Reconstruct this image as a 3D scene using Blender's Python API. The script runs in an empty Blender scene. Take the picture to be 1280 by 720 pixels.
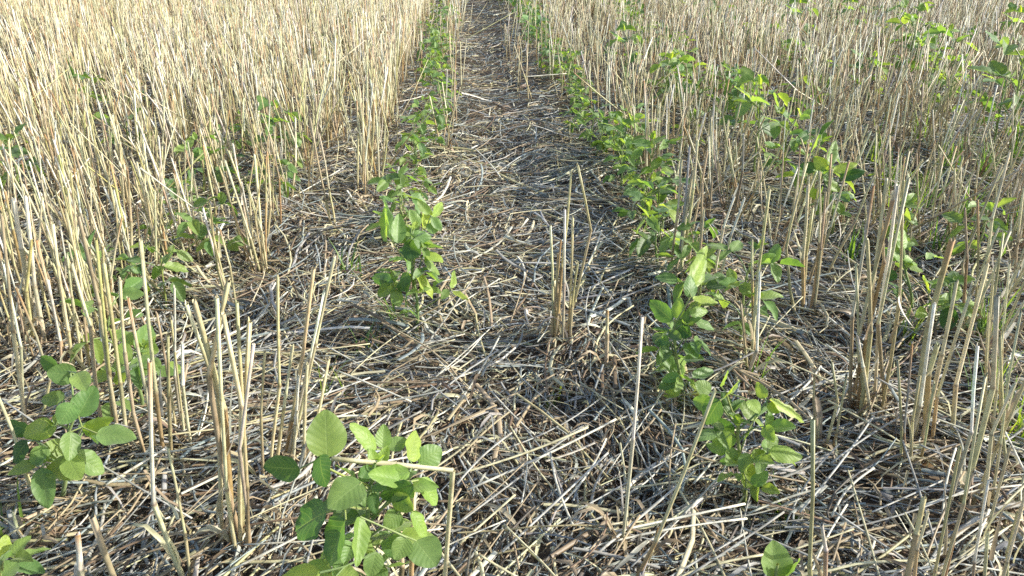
import bpy, math, random
import numpy as np
from mathutils import Vector, Matrix, Euler

rad = math.radians
rng = np.random.default_rng(7)
random.seed(7)
scene = bpy.context.scene
COL = scene.collection

# ---------------------------------------------------------------- camera
CAM_H = 0.60
F_PX = 940.0                      # focal length in pixels of the 1280 px wide photograph
PITCH = math.atan(473.0 / F_PX)
YAW = math.atan(67.0 * math.cos(PITCH) / F_PX)
cam_d = bpy.data.cameras.new("camera")
cam_d.sensor_width = 36.0
cam_d.lens = F_PX / 1280.0 * 36.0
cam_d.clip_start = 0.02
cam_d.clip_end = 2000.0
cam = bpy.data.objects.new("camera", cam_d)
COL.objects.link(cam)
cam.location = (0, 0, CAM_H)
cam.rotation_euler = (math.pi / 2 - PITCH, 0, -YAW)
scene.camera = cam

# ---------------------------------------------------------------- sky, sun, exposure
SUN_EL, SUN_AZ = 29.0, 95.0       # azimuth clockwise from +Y (straight up the rows)
world = bpy.data.worlds.new("World")
scene.world = world
world.use_nodes = True
wn = world.node_tree
wn.nodes.clear()
sky = wn.nodes.new('ShaderNodeTexSky')
sky.sky_type = 'NISHITA'
sky.sun_disc = False
sky.sun_elevation = rad(SUN_EL)
sky.sun_rotation = rad(SUN_AZ)
sky.dust_density = 1.5
bg = wn.nodes.new('ShaderNodeBackground')
bg.inputs[1].default_value = 0.15
wo = wn.nodes.new('ShaderNodeOutputWorld')
wn.links.new(sky.outputs[0], bg.inputs[0])
wn.links.new(bg.outputs[0], wo.inputs[0])
sun_d = bpy.data.lights.new("sun", 'SUN')
sun_d.energy = 4.3
sun_d.angle = rad(0.5)
sun_d.color = (1.0, 0.95, 0.84)
sun = bpy.data.objects.new("sun", sun_d)
COL.objects.link(sun)
sdir = Vector((math.sin(rad(SUN_AZ)) * math.cos(rad(SUN_EL)),
               math.cos(rad(SUN_AZ)) * math.cos(rad(SUN_EL)), math.sin(rad(SUN_EL))))
sun.rotation_euler = sdir.to_track_quat('Z', 'Y').to_euler()
scene.view_settings.view_transform = 'Standard'
scene.view_settings.look = 'None'
scene.view_settings.gamma = 1.0
scene.view_settings.exposure = 0.90
scene.cycles.max_bounces = 6
scene.cycles.diffuse_bounces = 3
scene.cycles.transmission_bounces = 4
scene.cycles.use_denoising = False

# ---------------------------------------------------------------- picture <-> world
CP = np.array([0, 0, CAM_H])
_cy, _sy, _cp, _sp = math.cos(YAW), math.sin(YAW), math.cos(PITCH), math.sin(PITCH)
FWD = np.array([_sy * _cp, _cy * _cp, -_sp])
RGT = np.array([_cy, -_sy, 0.0])
UPV = np.cross(RGT, FWD)


def ray(px, py):
    d = FWD * F_PX + RGT * (px - 640.0) - UPV * (py - 360.0)
    return d / np.linalg.norm(d)


def at(px, py, z=0.0):
    d = ray(px, py)
    return CP + d * ((z - CAM_H) / d[2])


def at_depth(px, py, depth):
    d = FWD + RGT * ((px - 640.0) / F_PX) - UPV * ((py - 360.0) / F_PX)
    return CP + d * depth


def depth_of(p):
    return float(np.dot(np.asarray(p) - CP, FWD))


def proj(p):
    q = np.asarray(p, float) - CP
    z = q @ FWD
    return 640 + F_PX * (q @ RGT) / z, 360 - F_PX * (q @ UPV) / z, z


def in_view(p, m=30):
    x, y, z = proj(p)
    return z > 0.05 and -m < x < 1280 + m and -m < y < 720 + m


# ---------------------------------------------------------------- ground height
def ground_h(x, y):
    h = 0.007 * np.sin(x * 17 + 2 * np.sin(y * 6)) * np.sin(y * 13 + 1.5 * np.sin(x * 9)) + 0.006 * np.sin(x * 7.1 + 1.3 * np.sin(y * 2.3)) + 0.005 * np.sin(y * 5.7 + x * 3.1)
    h = h + 0.003 * np.sin(x * 23 + y * 11) + 0.003 * np.sin(y * 29 - x * 17)
    h = h - 0.014 * np.exp(-((x - 0.10) / 0.16) ** 2)      # the pressed wheel track
    return h


# ---------------------------------------------------------------- object helpers
def tag(o, label=None, cat=None, group=None, kind=None):
    if label: o["label"] = label
    if cat: o["category"] = cat
    if group: o["group"] = group
    if kind: o["kind"] = kind
    return o


def empty(name, loc):
    o = bpy.data.objects.new(name, None)
    o.empty_display_size = 0.02
    o.location = loc
    COL.objects.link(o)
    return o


def make_mesh(name, V, Q, C=None, T=None, uv=None, smooth=True):
    """V (n,3), Q (m,4) quads, T (k,3) triangles, C (n,3) pigment colours, uv (n,2) per vertex"""
    me = bpy.data.meshes.new(name)
    V = np.asarray(V, np.float32)
    nq = len(Q)
    nt = 0 if T is None else len(T)
    me.vertices.add(len(V))
    me.vertices.foreach_set("co", V.ravel())
    loops = np.asarray(Q, np.int32).ravel()
    starts = np.arange(nq, dtype=np.int32) * 4
    if nt:
        loops = np.concatenate([loops, np.asarray(T, np.int32).ravel()])
        starts = np.concatenate([starts, nq * 4 + np.arange(nt, dtype=np.int32) * 3])
    me.loops.add(len(loops))
    me.loops.foreach_set("vertex_index", loops)
    me.polygons.add(nq + nt)
    me.polygons.foreach_set("loop_start", starts)
    me.update(calc_edges=True)
    if smooth:
        me.polygons.foreach_set("use_smooth", np.ones(nq + nt, bool))
    if C is not None:
        a = me.color_attributes.new("pigment", 'FLOAT_COLOR', 'POINT')
        c4 = np.ones((len(V), 4), np.float32)
        c4[:, :3] = C
        a.data.foreach_set("color", c4.ravel())
    if uv is not None:
        l = me.uv_layers.new(name="UVMap")
        l.data.foreach_set("uv", np.asarray(uv, np.float32)[loops].ravel())
    me.validate()
    return me


def link(name, me, mat, parent=None, loc=None):
    o = bpy.data.objects.new(name, me)
    if mat is not None and not me.materials:
        me.materials.append(mat)
    if parent is not None:
        o.parent = parent
    if loc is not None:
        o.location = loc
    COL.objects.link(o)
    return o


def norm(a):
    return a / np.maximum(np.linalg.norm(a, axis=-1, keepdims=True), 1e-9)


def tubes(P, R, C, sides=5, flat=None, phi=None, jag=0.0, streak=0.12):
    """P (n,k,3) centre lines, R (n,k) radii, C (n,k,3) or (n,3) colours"""
    P = np.asarray(P, float)
    n, k, _ = P.shape
    R = np.asarray(R, float)
    C = np.asarray(C, float)
    if C.ndim == 2:
        C = np.repeat(C[:, None, :], k, 1)
    T = norm(P[:, -1] - P[:, 0] + 1e-9)
    ref = np.where(np.abs(T[:, 2:3]) > 0.8, np.array([[1.0, 0, 0]]), np.array([[0, 0, 1.0]]))
    S = norm(np.cross(T, ref))
    B = np.cross(S, T)
    if phi is None:
        phi = rng.uniform(0, 6.28, n)
    if flat is None:
        flat = np.ones(n)
    c, s = np.cos(phi)[:, None], np.sin(phi)[:, None]
    S2, B2 = S * c + B * s, B * c - S * s
    B2 = B2 * np.asarray(flat)[:, None]
    ang = np.arange(sides) * 2 * math.pi / sides
    ring = S2[:, None, :] * np.cos(ang)[None, :, None] + B2[:, None, :] * np.sin(ang)[None, :, None]
    V = P[:, :, None, :] + ring[:, None, :, :] * R[:, :, None, None]
    if jag:
        j = rng.uniform(-1, 1, (n, sides)) * jag
        V[:, -2:, :, :] += (T[:, None, None, :] * j[:, None, :, None]) if k > 3 else 0
    tint = 1 + rng.uniform(-streak, streak, (n, 1, sides, 1))
    CC = C[:, :, None, :] * tint
    base = (np.arange(n) * k * sides)[:, None, None]
    i = np.arange(k - 1)[None, :, None] * sides
    a = np.arange(sides)[None, None, :]
    b = (a + 1) % sides
    Q = np.stack([base + i + a, base + i + b, base + i + sides + b, base + i + sides + a], -1).reshape(-1, 4)
    return V.reshape(-1, 3), Q, CC.reshape(-1, 3)


def ribbons(P, W, wd, C, cup=0.3):
    """thin curled blades: P (n,k,3), W (n,k) half widths, wd (n,3) width direction"""
    n, k, _ = P.shape
    C = np.asarray(C, float)
    if C.ndim == 2:
        C = np.repeat(C[:, None, :], k, 1)
    T = norm(P[:, -1] - P[:, 0])
    wd = norm(wd - T * np.sum(wd * T, -1, keepdims=True))
    N = np.cross(T, wd)
    off = np.array([-1.0, 0.0, 1.0])
    V = P[:, :, None, :] + wd[:, None, None, :] * (W[:, :, None] * off)[..., None] \
        + N[:, None, None, :] * (W[:, :, None] * np.abs(off) * cup)[..., None]
    CC = C[:, :, None, :] * np.array([1.0, 0.88, 1.0])[None, None, :, None]
    base = (np.arange(n) * k * 3)[:, None, None]
    i = np.arange(k - 1)[None, :, None] * 3
    a = np.arange(2)[None, None, :]
    Q = np.stack([base + i + a, base + i + a + 1, base + i + a + 4, base + i + a + 3], -1).reshape(-1, 4)
    return V.reshape(-1, 3), Q, CC.reshape(-1, 3)


def merge(parts):
    V, Q, C = [], [], []
    o = 0
    for v, q, c in parts:
        V.append(v); Q.append(q + o); C.append(c)
        o += len(v)
    return np.concatenate(V), np.concatenate(Q), np.concatenate(C)


# ---------------------------------------------------------------- materials
def new_mat(name):
    m = bpy.data.materials.new(name)
    m.use_nodes = True
    nt = m.node_tree
    nt.nodes.clear()
    return m, nt, nt.nodes.new('ShaderNodeOutputMaterial')


def nd(nt, kind, **kw):
    n = nt.nodes.new(kind)
    for k, v in kw.items():
        setattr(n, k, v)
    return n


def mix_col(nt, blend, fac, a, b):
    m = nd(nt, 'ShaderNodeMix', data_type='RGBA', blend_type=blend)
    for sock, v in ((0, fac), (6, a), (7, b)):
        if hasattr(v, 'links'):
            nt.links.new(v, m.inputs[sock])
        else:
            m.inputs[sock].default_value = v
    return m.outputs[2]


def ramp(nt, src, stops):
    r = nd(nt, 'ShaderNodeValToRGB')
    nt.links.new(src, r.inputs[0])
    e = r.color_ramp.elements
    while len(e) < len(stops):
        e.new(0.5)
    for el, (p, c) in zip(e, stops):
        el.position = p
        el.color = (*c, 1) if len(c) == 3 else c
    return r.outputs[0]


def straw_material(name, rough, trans, spot, spec=0.6):
    m, nt, out = new_mat(name)
    at_ = nd(nt, 'ShaderNodeAttribute', attribute_name="pigment")
    tc = nd(nt, 'ShaderNodeTexCoord')
    geo = nd(nt, 'ShaderNodeNewGeometry')
    n1 = nd(nt, 'ShaderNodeTexNoise')
    n1.inputs['Scale'].default_value = 90
    n1.inputs['Detail'].default_value = 3
    nt.links.new(geo.outputs['Position'], n1.inputs['Vector'])
    v1 = ramp(nt, n1.outputs[0], [(0.28, (0.74, 0.70, 0.64)), (0.5, (1.0, 1.0, 1.0)), (0.8, (1.12, 1.11, 1.06))])
    c1 = mix_col(nt, 'MULTIPLY', 1.0, at_.outputs['Color'], v1)
    n2 = nd(nt, 'ShaderNodeTexNoise')
    n2.inputs['Scale'].default_value = 260
    n2.inputs['Detail'].default_value = 2
    nt.links.new(geo.outputs['Position'], n2.inputs['Vector'])
    f2 = ramp(nt, n2.outputs[0], [(0.60, (0, 0, 0)), (0.70, (spot, spot, spot))])
    c2 = mix_col(nt, 'MIX', f2, c1, (0.16, 0.11, 0.07, 1))
    p = nd(nt, 'ShaderNodeBsdfPrincipled')
    nt.links.new(c2, p.inputs['Base Color'])
    p.inputs['Roughness'].default_value = rough
    p.inputs['Specular IOR Level'].default_value = spec
    bmp = nd(nt, 'ShaderNodeBump')
    bmp.inputs['Strength'].default_value = 0.35
    bmp.inputs['Distance'].default_value = 0.0006
    nt.links.new(n2.outputs[0], bmp.inputs['Height'])
    nt.links.new(bmp.outputs[0], p.inputs['Normal'])
    tr = nd(nt, 'ShaderNodeBsdfTranslucent')
    nt.links.new(c2, tr.inputs[0])
    mx = nd(nt, 'ShaderNodeMixShader')
    mx.inputs[0].default_value = trans
    nt.links.new(p.outputs[0], mx.inputs[1])
    nt.links.new(tr.outputs[0], mx.inputs[2])
    nt.links.new(mx.outputs[0], out.inputs[0])
    return m


M_STALK = straw_material("standing_straw", 0.42, 0.12, 0.16)
M_LITTER = straw_material("fallen_straw", 0.48, 0.15, 0.5, 0.4)
M_DRY = straw_material("dry_blade", 0.5, 0.30, 0.5)


def leaf_material(name, veins=True, trans=0.36):
    m, nt, out = new_mat(name)
    at_ = nd(nt, 'ShaderNodeAttribute', attribute_name="pigment")
    oi = nd(nt, 'ShaderNodeObjectInfo')
    geo = nd(nt, 'ShaderNodeNewGeometry')
    tint = ramp(nt, oi.outputs['Random'], [(0.0, (0.72, 0.86, 0.85)), (0.45, (1, 1, 1)), (0.85, (1.18, 1.06, 0.9)), (1.0, (1.26, 1.12, 0.85))])
    c = mix_col(nt, 'MULTIPLY', 1.0, at_.outputs['Color'], tint)
    n1 = nd(nt, 'ShaderNodeTexNoise')
    n1.inputs['Scale'].default_value = 55
    n1.inputs['Detail'].default_value = 4
    nt.links.new(geo.outputs['Position'], n1.inputs['Vector'])
    c = mix_col(nt, 'MULTIPLY', 1.0, c, ramp(nt, n1.outputs[0], [(0.3, (0.78, 0.82, 0.75)), (0.7, (1.18, 1.12, 1.1))]))
    height = n1.outputs[0]
    if veins:
        uvn = nd(nt, 'ShaderNodeUVMap')
        sep = nd(nt, 'ShaderNodeSeparateXYZ')
        nt.links.new(uvn.outputs[0], sep.inputs[0])
        def mth(op, a, b=None, clamp=False):
            q = nd(nt, 'ShaderNodeMath', operation=op, use_clamp=clamp)
            for i, v in enumerate((a, b)):
                if v is None: continue
                if hasattr(v, 'links'): nt.links.new(v, q.inputs[i])
                else: q.inputs[i].default_value = v
            return q.outputs[0]
        u = mth('ABSOLUTE', mth('SUBTRACT', sep.outputs[0], 0.5))       # 0 midrib, .5 margin
        mid = mth('SUBTRACT', 1.0, mth('MULTIPLY', u, 28.0), True)
        lat = mth('FRACT', mth('MULTIPLY', mth('SUBTRACT', sep.outputs[1], mth('MULTIPLY', u, 0.55)), 7.0))
        tri = mth('ABSOLUTE', mth('SUBTRACT', lat, 0.5))                 # .5 on a vein
        side = mth('SUBTRACT', 1.0, mth('MULTIPLY', mth('SUBTRACT', 0.5, tri), 9.0), True)
        vein = mth('MAXIMUM', mid, mth('MULTIPLY', side, 0.6))
        c = mix_col(nt, 'MIX', mth('MULTIPLY', vein, 0.34), c, (0.28, 0.38, 0.15, 1))
        height = mth('SUBTRACT', mth('MULTIPLY', mth('SUBTRACT', 0.5, tri), 1.0), mth('MULTIPLY', mid, 0.5))
    n3 = nd(nt, 'ShaderNodeTexNoise')
    n3.inputs['Scale'].default_value = 420
    nt.links.new(geo.outputs['Position'], n3.inputs['Vector'])
    spot = ramp(nt, n3.outputs[0], [(0.74, (0, 0, 0)), (0.80, (0.4, 0.4, 0.4))])
    c = mix_col(nt, 'MIX', spot, c, (0.22, 0.17, 0.06, 1))
    p = nd(nt, 'ShaderNodeBsdfPrincipled')
    nt.links.new(c, p.inputs['Base Color'])
    p.inputs['Roughness'].default_value = 0.47
    p.inputs['Specular IOR Level'].default_value = 0.5
    p.inputs['Sheen Weight'].default_value = 0.25
    bmp = nd(nt, 'ShaderNodeBump')
    bmp.inputs['Strength'].default_value = 0.28
    bmp.inputs['Distance'].default_value = 0.0010
    nt.links.new(height, bmp.inputs['Height'])
    nt.links.new(bmp.outputs[0], p.inputs['Normal'])
    tr = nd(nt, 'ShaderNodeBsdfTranslucent')
    nt.links.new(mix_col(nt, 'MULTIPLY', 1.0, c, (2.4, 2.15, 0.72, 1)), tr.inputs[0])
    mx = nd(nt, 'ShaderNodeMixShader')
    mx.inputs[0].default_value = trans
    nt.links.new(p.outputs[0], mx.inputs[1])
    nt.links.new(tr.outputs[0], mx.inputs[2])
    nt.links.new(mx.outputs[0], out.inputs[0])
    return m


M_LEAF = leaf_material("bean_leaf", trans=0.46)
M_FOLIAGE = leaf_material("far_bean_foliage", veins=False)
M_STEM = leaf_material("green_stem", veins=False, trans=0.1)
M_GRASS = leaf_material("grass_blade", veins=False, trans=0.4)

m, nt, out = new_mat("soil_and_chaff")
geo = nd(nt, 'ShaderNodeNewGeometry')
na = nd(nt, 'ShaderNodeTexNoise'); na.inputs['Scale'].default_value = 60; na.inputs['Detail'].default_value = 8
nb = nd(nt, 'ShaderNodeTexVoronoi'); nb.inputs['Scale'].default_value = 160
for q in (na, nb):
    nt.links.new(geo.outputs['Position'], q.inputs['Vector'])
cs = ramp(nt, na.outputs[0], [(0.35, (0.050, 0.038, 0.028)), (0.52, (0.10, 0.078, 0.055)), (0.70, (0.22, 0.17, 0.115))])
cd = nd(nt, 'ShaderNodeVectorMath', operation='LENGTH')
nt.links.new(geo.outputs['Position'], cd.inputs[0])
far = nd(nt, 'ShaderNodeMapRange'); far.inputs['From Min'].default_value = 12; far.inputs['From Max'].default_value = 18
nt.links.new(cd.outputs['Value'], far.inputs['Value'])
nf = nd(nt, 'ShaderNodeTexNoise'); nf.inputs['Scale'].default_value = 12; nf.inputs['Detail'].default_value = 10; nf.inputs['Roughness'].default_value = 0.8
nt.links.new(geo.outputs['Position'], nf.inputs['Vector'])
cf = ramp(nt, nf.outputs[0], [(0.3, (0.15, 0.12, 0.07)), (0.6, (0.42, 0.34, 0.2))])
cc = mix_col(nt, 'MIX', far.outputs[0], cs, cf)
p = nd(nt, 'ShaderNodeBsdfPrincipled'); p.inputs['Roughness'].default_value = 0.95
nt.links.new(cc, p.inputs['Base Color'])
bm_ = nd(nt, 'ShaderNodeBump'); bm_.inputs['Strength'].default_value = 0.8; bm_.inputs['Distance'].default_value = 0.004
nt.links.new(na.outputs[0], bm_.inputs['Height']); nt.links.new(bm_.outputs[0], p.inputs['Normal'])
nt.links.new(p.outputs[0], out.inputs[0])
M_SOIL = m

# ---------------------------------------------------------------- the field (ground)
gx = np.concatenate([-np.geomspace(400, 2.6, 22), np.arange(-2.5, 2.51, 0.03), np.geomspace(2.6, 400, 22)])
gy = np.concatenate([-np.geomspace(400, 0.6, 22), np.arange(-0.5, 6.01, 0.03), np.geomspace(6.1, 600, 26)])
X, Y = np.meshgrid(gx, gy)
Z = ground_h(X, Y)
V = np.stack([X, Y, Z], -1).reshape(-1, 3)
ny, nx = X.shape
ii = (np.arange(ny - 1)[:, None] * nx + np.arange(nx - 1)[None, :]).ravel()
Q = np.stack([ii, ii + 1, ii + nx + 1, ii + nx], -1)
tag(link("ground", make_mesh("ground", V, Q), M_SOIL), kind="structure")

# ---------------------------------------------------------------- pigments (linear)
CREAM = np.array([0.60, 0.555, 0.355]); STRAW = np.array([0.51, 0.465, 0.255]); TAN = np.array([0.42, 0.335, 0.215])
GREY = np.array([0.37, 0.365, 0.33]); BROWN = np.array([0.22, 0.155, 0.10]); RUST = np.array([0.40, 0.23, 0.10])
PALE = np.array([0.74, 0.71, 0.59]); OLIVE = np.array([0.52, 0.50, 0.20]); DARK = np.array([0.13, 0.115, 0.095])
COOL = np.array([0.29, 0.33, 0.325])


def pick(n, cols, w):
    w = np.array(w, float); w /= w.sum()
    idx = rng.choice(len(cols), n, p=w)
    c = np.array(cols)[idx]
    return c * rng.uniform(0.82, 1.16, (n, 1)) * rng.uniform(0.96, 1.04, (n, 3))


# ---------------------------------------------------------------- straw mat (nobody could count it)
def lay_straws(n, xr, yr, lmin, lmax, r0, r1, zmax, sides=4, keep=None, k=4, cols=None, wts=None, tilt=0.10, flatr=(0.35, 0.9)):
    x = rng.uniform(*xr, n); y = rng.uniform(*yr, n)
    if keep is not None:
        q = keep(x, y); x, y = x[q], y[q]; n = len(x)
    L = lmin + (lmax - lmin) * rng.beta(1.3, 2.4, n)
    mode = rng.random(n)
    # windrow-like swirls: neighbours lie roughly alike, with strays across them
    field = rad(45) + 1.1 * np.sin(x * 6.3 + 2.0 * np.sin(y * 4.1)) + 0.8 * np.sin(y * 9.7 - x * 5.2)
    a = np.where(mode < 0.55, field + rng.normal(0, rad(20), n), rng.uniform(0, math.pi, n))
    el = rng.normal(0, tilt, n)
    d = np.stack([np.cos(a) * np.cos(el), np.sin(a) * np.cos(el), np.sin(el)], -1)
    z = rng.uniform(0, 1, n) ** 0.8 * zmax
    r = rng.uniform(r0, r1, n)
    t = np.linspace(-0.5, 0.5, k)
    P = np.stack([x, y, z + np.abs(np.sin(el)) * L * 0.4 + r], -1)[:, None, :] + d[:, None, :] * (L[:, None] * t)[..., None]
    side = np.stack([-np.sin(a), np.cos(a), np.zeros(n)], -1)
    bend = rng.normal(0, 0.09, n) * L
    P += side[:, None, :] * (bend[:, None] * (0.25 - t ** 2) * 4)[..., None]
    kink = rng.random(n) < 0.25
    kd = rng.normal(0, 0.25, n) * kink * L
    P += side[:, None, :] * (kd[:, None] * np.maximum(t, 0))[..., None]
    P[..., 2] += ground_h(P[..., 0], P[..., 1])
    P[..., 2] = np.maximum(P[..., 2], ground_h(P[..., 0], P[..., 1]) + 0.001)
    R = r[:, None] * np.ones(k)
    C = pick(n, cols or [CREAM, PALE, TAN, GREY, COOL, BROWN, DARK, STRAW], wts or [1.0, 0.6, 1.9, 3.2, 3.4, 1.4, 0.8, 0.6])
    C = C * (0.5 + 0.5 * np.clip(z / zmax * 1.3, 0.25, 1))[:, None] if False else C
    return tubes(P, R, C, sides, flat=rng.uniform(*flatr, n), phi=rng.normal(0, 0.4, n) + math.pi / 2 * 0)


def lay_blades(n, xr, yr, lmin, lmax, w0, w1, zmax, k=5, keep=None, cols=None, wts=None):
    x = rng.uniform(*xr, n); y = rng.uniform(*yr, n)
    if keep is not None:
        q = keep(x, y); x, y = x[q], y[q]; n = len(x)
    L = rng.uniform(lmin, lmax, n)
    a = rng.uniform(0, 2 * math.pi, n)
    t = np.linspace(0, 1, k)
    curl = rng.normal(0, 1.6, n)
    ang = a[:, None] + curl[:, None] * t
    step = L[:, None] / (k - 1)
    px = x[:, None] + np.cumsum(np.cos(ang) * step, 1)
    py = y[:, None] + np.cumsum(np.sin(ang) * step, 1)
    z = rng.uniform(0, zmax, n)[:, None] + np.sin(t * math.pi)[None, :] * L[:, None] * rng.uniform(0, 0.35, n)[:, None] + 0.002
    P = np.stack([px, py, z + ground_h(px, py)], -1)
    W = rng.uniform(w0, w1, n)[:, None] * np.sin(np.clip(t * 0.85 + 0.12, 0, 1) * math.pi)[None, :]
    wd = np.stack([-np.sin(a), np.cos(a), rng.normal(0, 0.7, n)], -1)
    C = pick(n, cols or [CREAM, TAN, GREY, BROWN, PALE], wts or [1.4, 1.8, 1.6, 1.4, 0.5])
    return ribbons(P, W, wd, C, cup=rng.uniform(0.1, 0.7))


def fan(x, y):          # what the view, widened by a step to each side, can reach
    return np.abs(x) < 1.0 + 0.85 * np.maximum(y, 0)


parts = [
    lay_straws(46000, (-1.8, 2.0), (0.25, 2.3), 0.02, 0.13, 0.0006, 0.0018, 0.024, keep=fan),
    lay_straws(7500, (-1.8, 2.0), (0.25, 2.3), 0.06, 0.24, 0.0008, 0.0020, 0.034, k=5, sides=5, keep=fan,
               wts=[2.2, 1.2, 2.2, 2.4, 1.8, 1.0, 0.3, 1.0]),
    lay_straws(60000, (-1.8, 2.0), (0.25, 2.6), 0.005, 0.035, 0.0003, 0.0010, 0.026, k=3, sides=3, keep=fan, tilt=0.3,
               wts=[1.0, 0.4, 2.4, 2.4, 1.8, 2.2, 0.8, 0.4]),
    lay_straws(3200, (-1.8, 2.0), (0.25, 2.6), 0.04, 0.20, 0.0018, 0.0031, 0.034, k=5, sides=6, keep=fan, flatr=(0.16, 0.4),
               wts=[2.0, 1.6, 2.2, 2.4, 1.6, 0.8, 0.3, 0.8]),
    lay_straws(30000, (-3.8, 4.0), (2.3, 4.8), 0.03, 0.16, 0.0010, 0.0026, 0.03, k=3, keep=fan),
    lay_straws(30000, (-8, 8), (4.8, 10.0), 0.05, 0.22, 0.0020, 0.0042, 0.04, k=3, keep=fan),
    lay_straws(12000, (-14, 14), (10.0, 18.0), 0.08, 0.3, 0.004, 0.008, 0.05, k=2, sides=3, keep=fan),
]
V, Q, C = merge(parts)
tag(link("straw_litter", make_mesh("straw_litter", V, Q, C), M_LITTER), kind="stuff",
    label="thick mat of broken grey and cream straw covering the soil", cat="straw litter")
V, Q, C = merge([lay_blades(16000, (-1.8, 2.0), (0.25, 2.3), 0.015, 0.07, 0.0008, 0.0026, 0.028, keep=fan),
                 lay_blades(9000, (-4, 4), (2.3, 5.5), 0.03, 0.09, 0.0015, 0.0035, 0.03, k=4, keep=fan)])
tag(link("leaf_litter", make_mesh("leaf_litter", V, Q, C), M_DRY), kind="stuff",
    label="curled dry wheat leaves and chaff strewn over the straw mat", cat="chaff")

# ---------------------------------------------------------------- wheat stubble
def stalk_curves(B, Tp, r, bow=0.02):
    """culm with a sheath on its lower part, a node, and a hollow cut end.  B, Tp (n,3) base and top"""
    n = len(B)
    D = Tp - B
    L = np.linalg.norm(D, axis=1)
    node = rng.uniform(0.30, 0.72, n)
    ts = np.stack([np.zeros(n), node * 0.5, node - 0.012, node, node + 0.012, (1 + node) / 2, np.ones(n), np.ones(n), np.ones(n) - 0.012 / np.maximum(L, .05)], 1)
    rr = np.array([1.10, 1.14, 1.12, 1.36, 0.95, 0.92, 0.90, 0.66, 0.60])
    side = norm(np.cross(D, rng.normal(0, 1, (n, 3))))
    bw = rng.normal(0, bow, n) * L
    P = B[:, None, :] + D[:, None, :] * ts[..., None] + side[:, None, :] * (bw[:, None] * np.sin(np.clip(ts, 0, 1) * math.pi))[..., None]
    kk = rng.normal(0, 0.035, (n, 1)) * L[:, None]
    P = P + side[:, None, :] * (kk * np.clip(node[:, None] - np.abs(ts - node[:, None]) * np.where(ts > node[:, None], node[:, None] / (1 - node[:, None]), 1), 0, 1) / node[:, None])[..., None]
    R = r[:, None] * rr[None, :] * rng.uniform(0.90, 1.10, (n, 9))
    return P, R, ts


STALK_PAL = ([CREAM, STRAW, PALE, TAN, OLIVE], [3.6, 2.2, 1.6, 0.8, 0.5])
STALK_PAL_R = ([CREAM, STRAW, PALE, TAN, GREY], [3.0, 2.8, 1.2, 1.3, 0.3])


def stalk_colours(n, ts, warm=0.0, tone=None):
    pal = STALK_PAL_R if warm > 0.5 else STALK_PAL
    c = pick(n, *pal) if tone is None else np.tile(tone, (n, 1)) * rng.uniform(0.92, 1.08, (n, 1))
    sheath = pick(n, [TAN, STRAW, RUST, CREAM, BROWN], [2, 2.2, 1.2 + warm, 2, 0.5])
    C = np.repeat(c[:, None, :], 9, 1)
    C[:, :3] = C[:, :3] * 0.35 + sheath[:, None, :] * 0.65
    C[:, 0] = C[:, 0] * 0.6 + RUST * 0.4
    C[:, 3] = C[:, 3] * 0.25 + BROWN * 0.75
    C = C * np.clip(rng.normal(0.97, 0.13, (n, 9, 1)), 0.5, 1.15) * (1 + rng.normal(0, 0.03, (n, 9, 3)))
    rusty = (rng.random(n) < 0.15)[:, None]
    C[:, 6] = np.where(rusty, RUST, C[:, 6])
    return C


def dry_leaf_mesh(base_pts, rel, n=4, size=0.07):
    """withered sheaths and curled blades about the foot of a clump"""
    i = rng.integers(0, len(base_pts), n)
    a = rng.uniform(0, 6.28, n)
    k = 6
    t = np.linspace(0, 1, k)
    L = rng.uniform(0.5, 1.3, n) * size
    out = L[:, None] * (t ** 1.3)[None, :] * 0.8
    up = np.sin(t * math.pi * 0.75)[None, :] * L[:, None] * rng.uniform(0.3, 1.0, n)[:, None]
    P = np.stack([base_pts[i, 0:1] + np.cos(a)[:, None] * out, base_pts[i, 1:2] + np.sin(a)[:, None] * out,
                  base_pts[i, 2:3] + up + 0.004], -1)
    W = rng.uniform(0.0012, 0.0034, n)[:, None] * np.sin(np.clip(t * 0.8 + 0.2, 0, 1) * math.pi)[None, :] + 0.0003
    wd = np.stack([-np.sin(a), np.cos(a), rng.normal(0, 0.4, n)], -1)
    return ribbons(P - rel, W, wd, pick(n, [CREAM, TAN, BROWN, GREY], [1.5, 2, 1, 1]), cup=0.4)


# rows of wheat, named by where they stand
#  (x, density, name, warm)
ROWS = []
for k_ in range(-32, 33):
    x = -0.24 - 0.157 * (-k_ - 1) if k_ < 0 else 0.455 + 0.150 * k_
    ROWS.append((x, k_))


def row_density(x, y):
    """how thickly the stubble stands, read off the photograph"""
    px, py, z = proj((x, y, 0))
    if x < -0.2:
        d = 1.0
        if x > -0.30 and y < 1.62: d = 0.0
        elif x > -0.46 and y < 1.30: d = 0.0 if y < 1.10 else 0.7
        elif x > -0.64 and y < 0.98: d = 0.0
        elif y < 0.86: d = 0.45
        elif y < 1.25: d = 1.0
        return d
    if x < 0.4:
        return 0.0
    if x < 0.53:
        return 0.75 if y > 1.45 else 0.0
    if y < 0.80: return 0.0
    if y < 0.95: return 0.32 if x > 0.62 else 0.0
    if y < 1.25: return 0.62 if x > 0.58 else 0.15
    if x < 0.70: return 0.9
    if x < 1.0: return 0.72 if y < 2.4 else 0.95
    return 0.7 if y < 2.4 else 0.95


clumps = []       # dict(base, stalks [(B,T,r)], row, warm)


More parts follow.
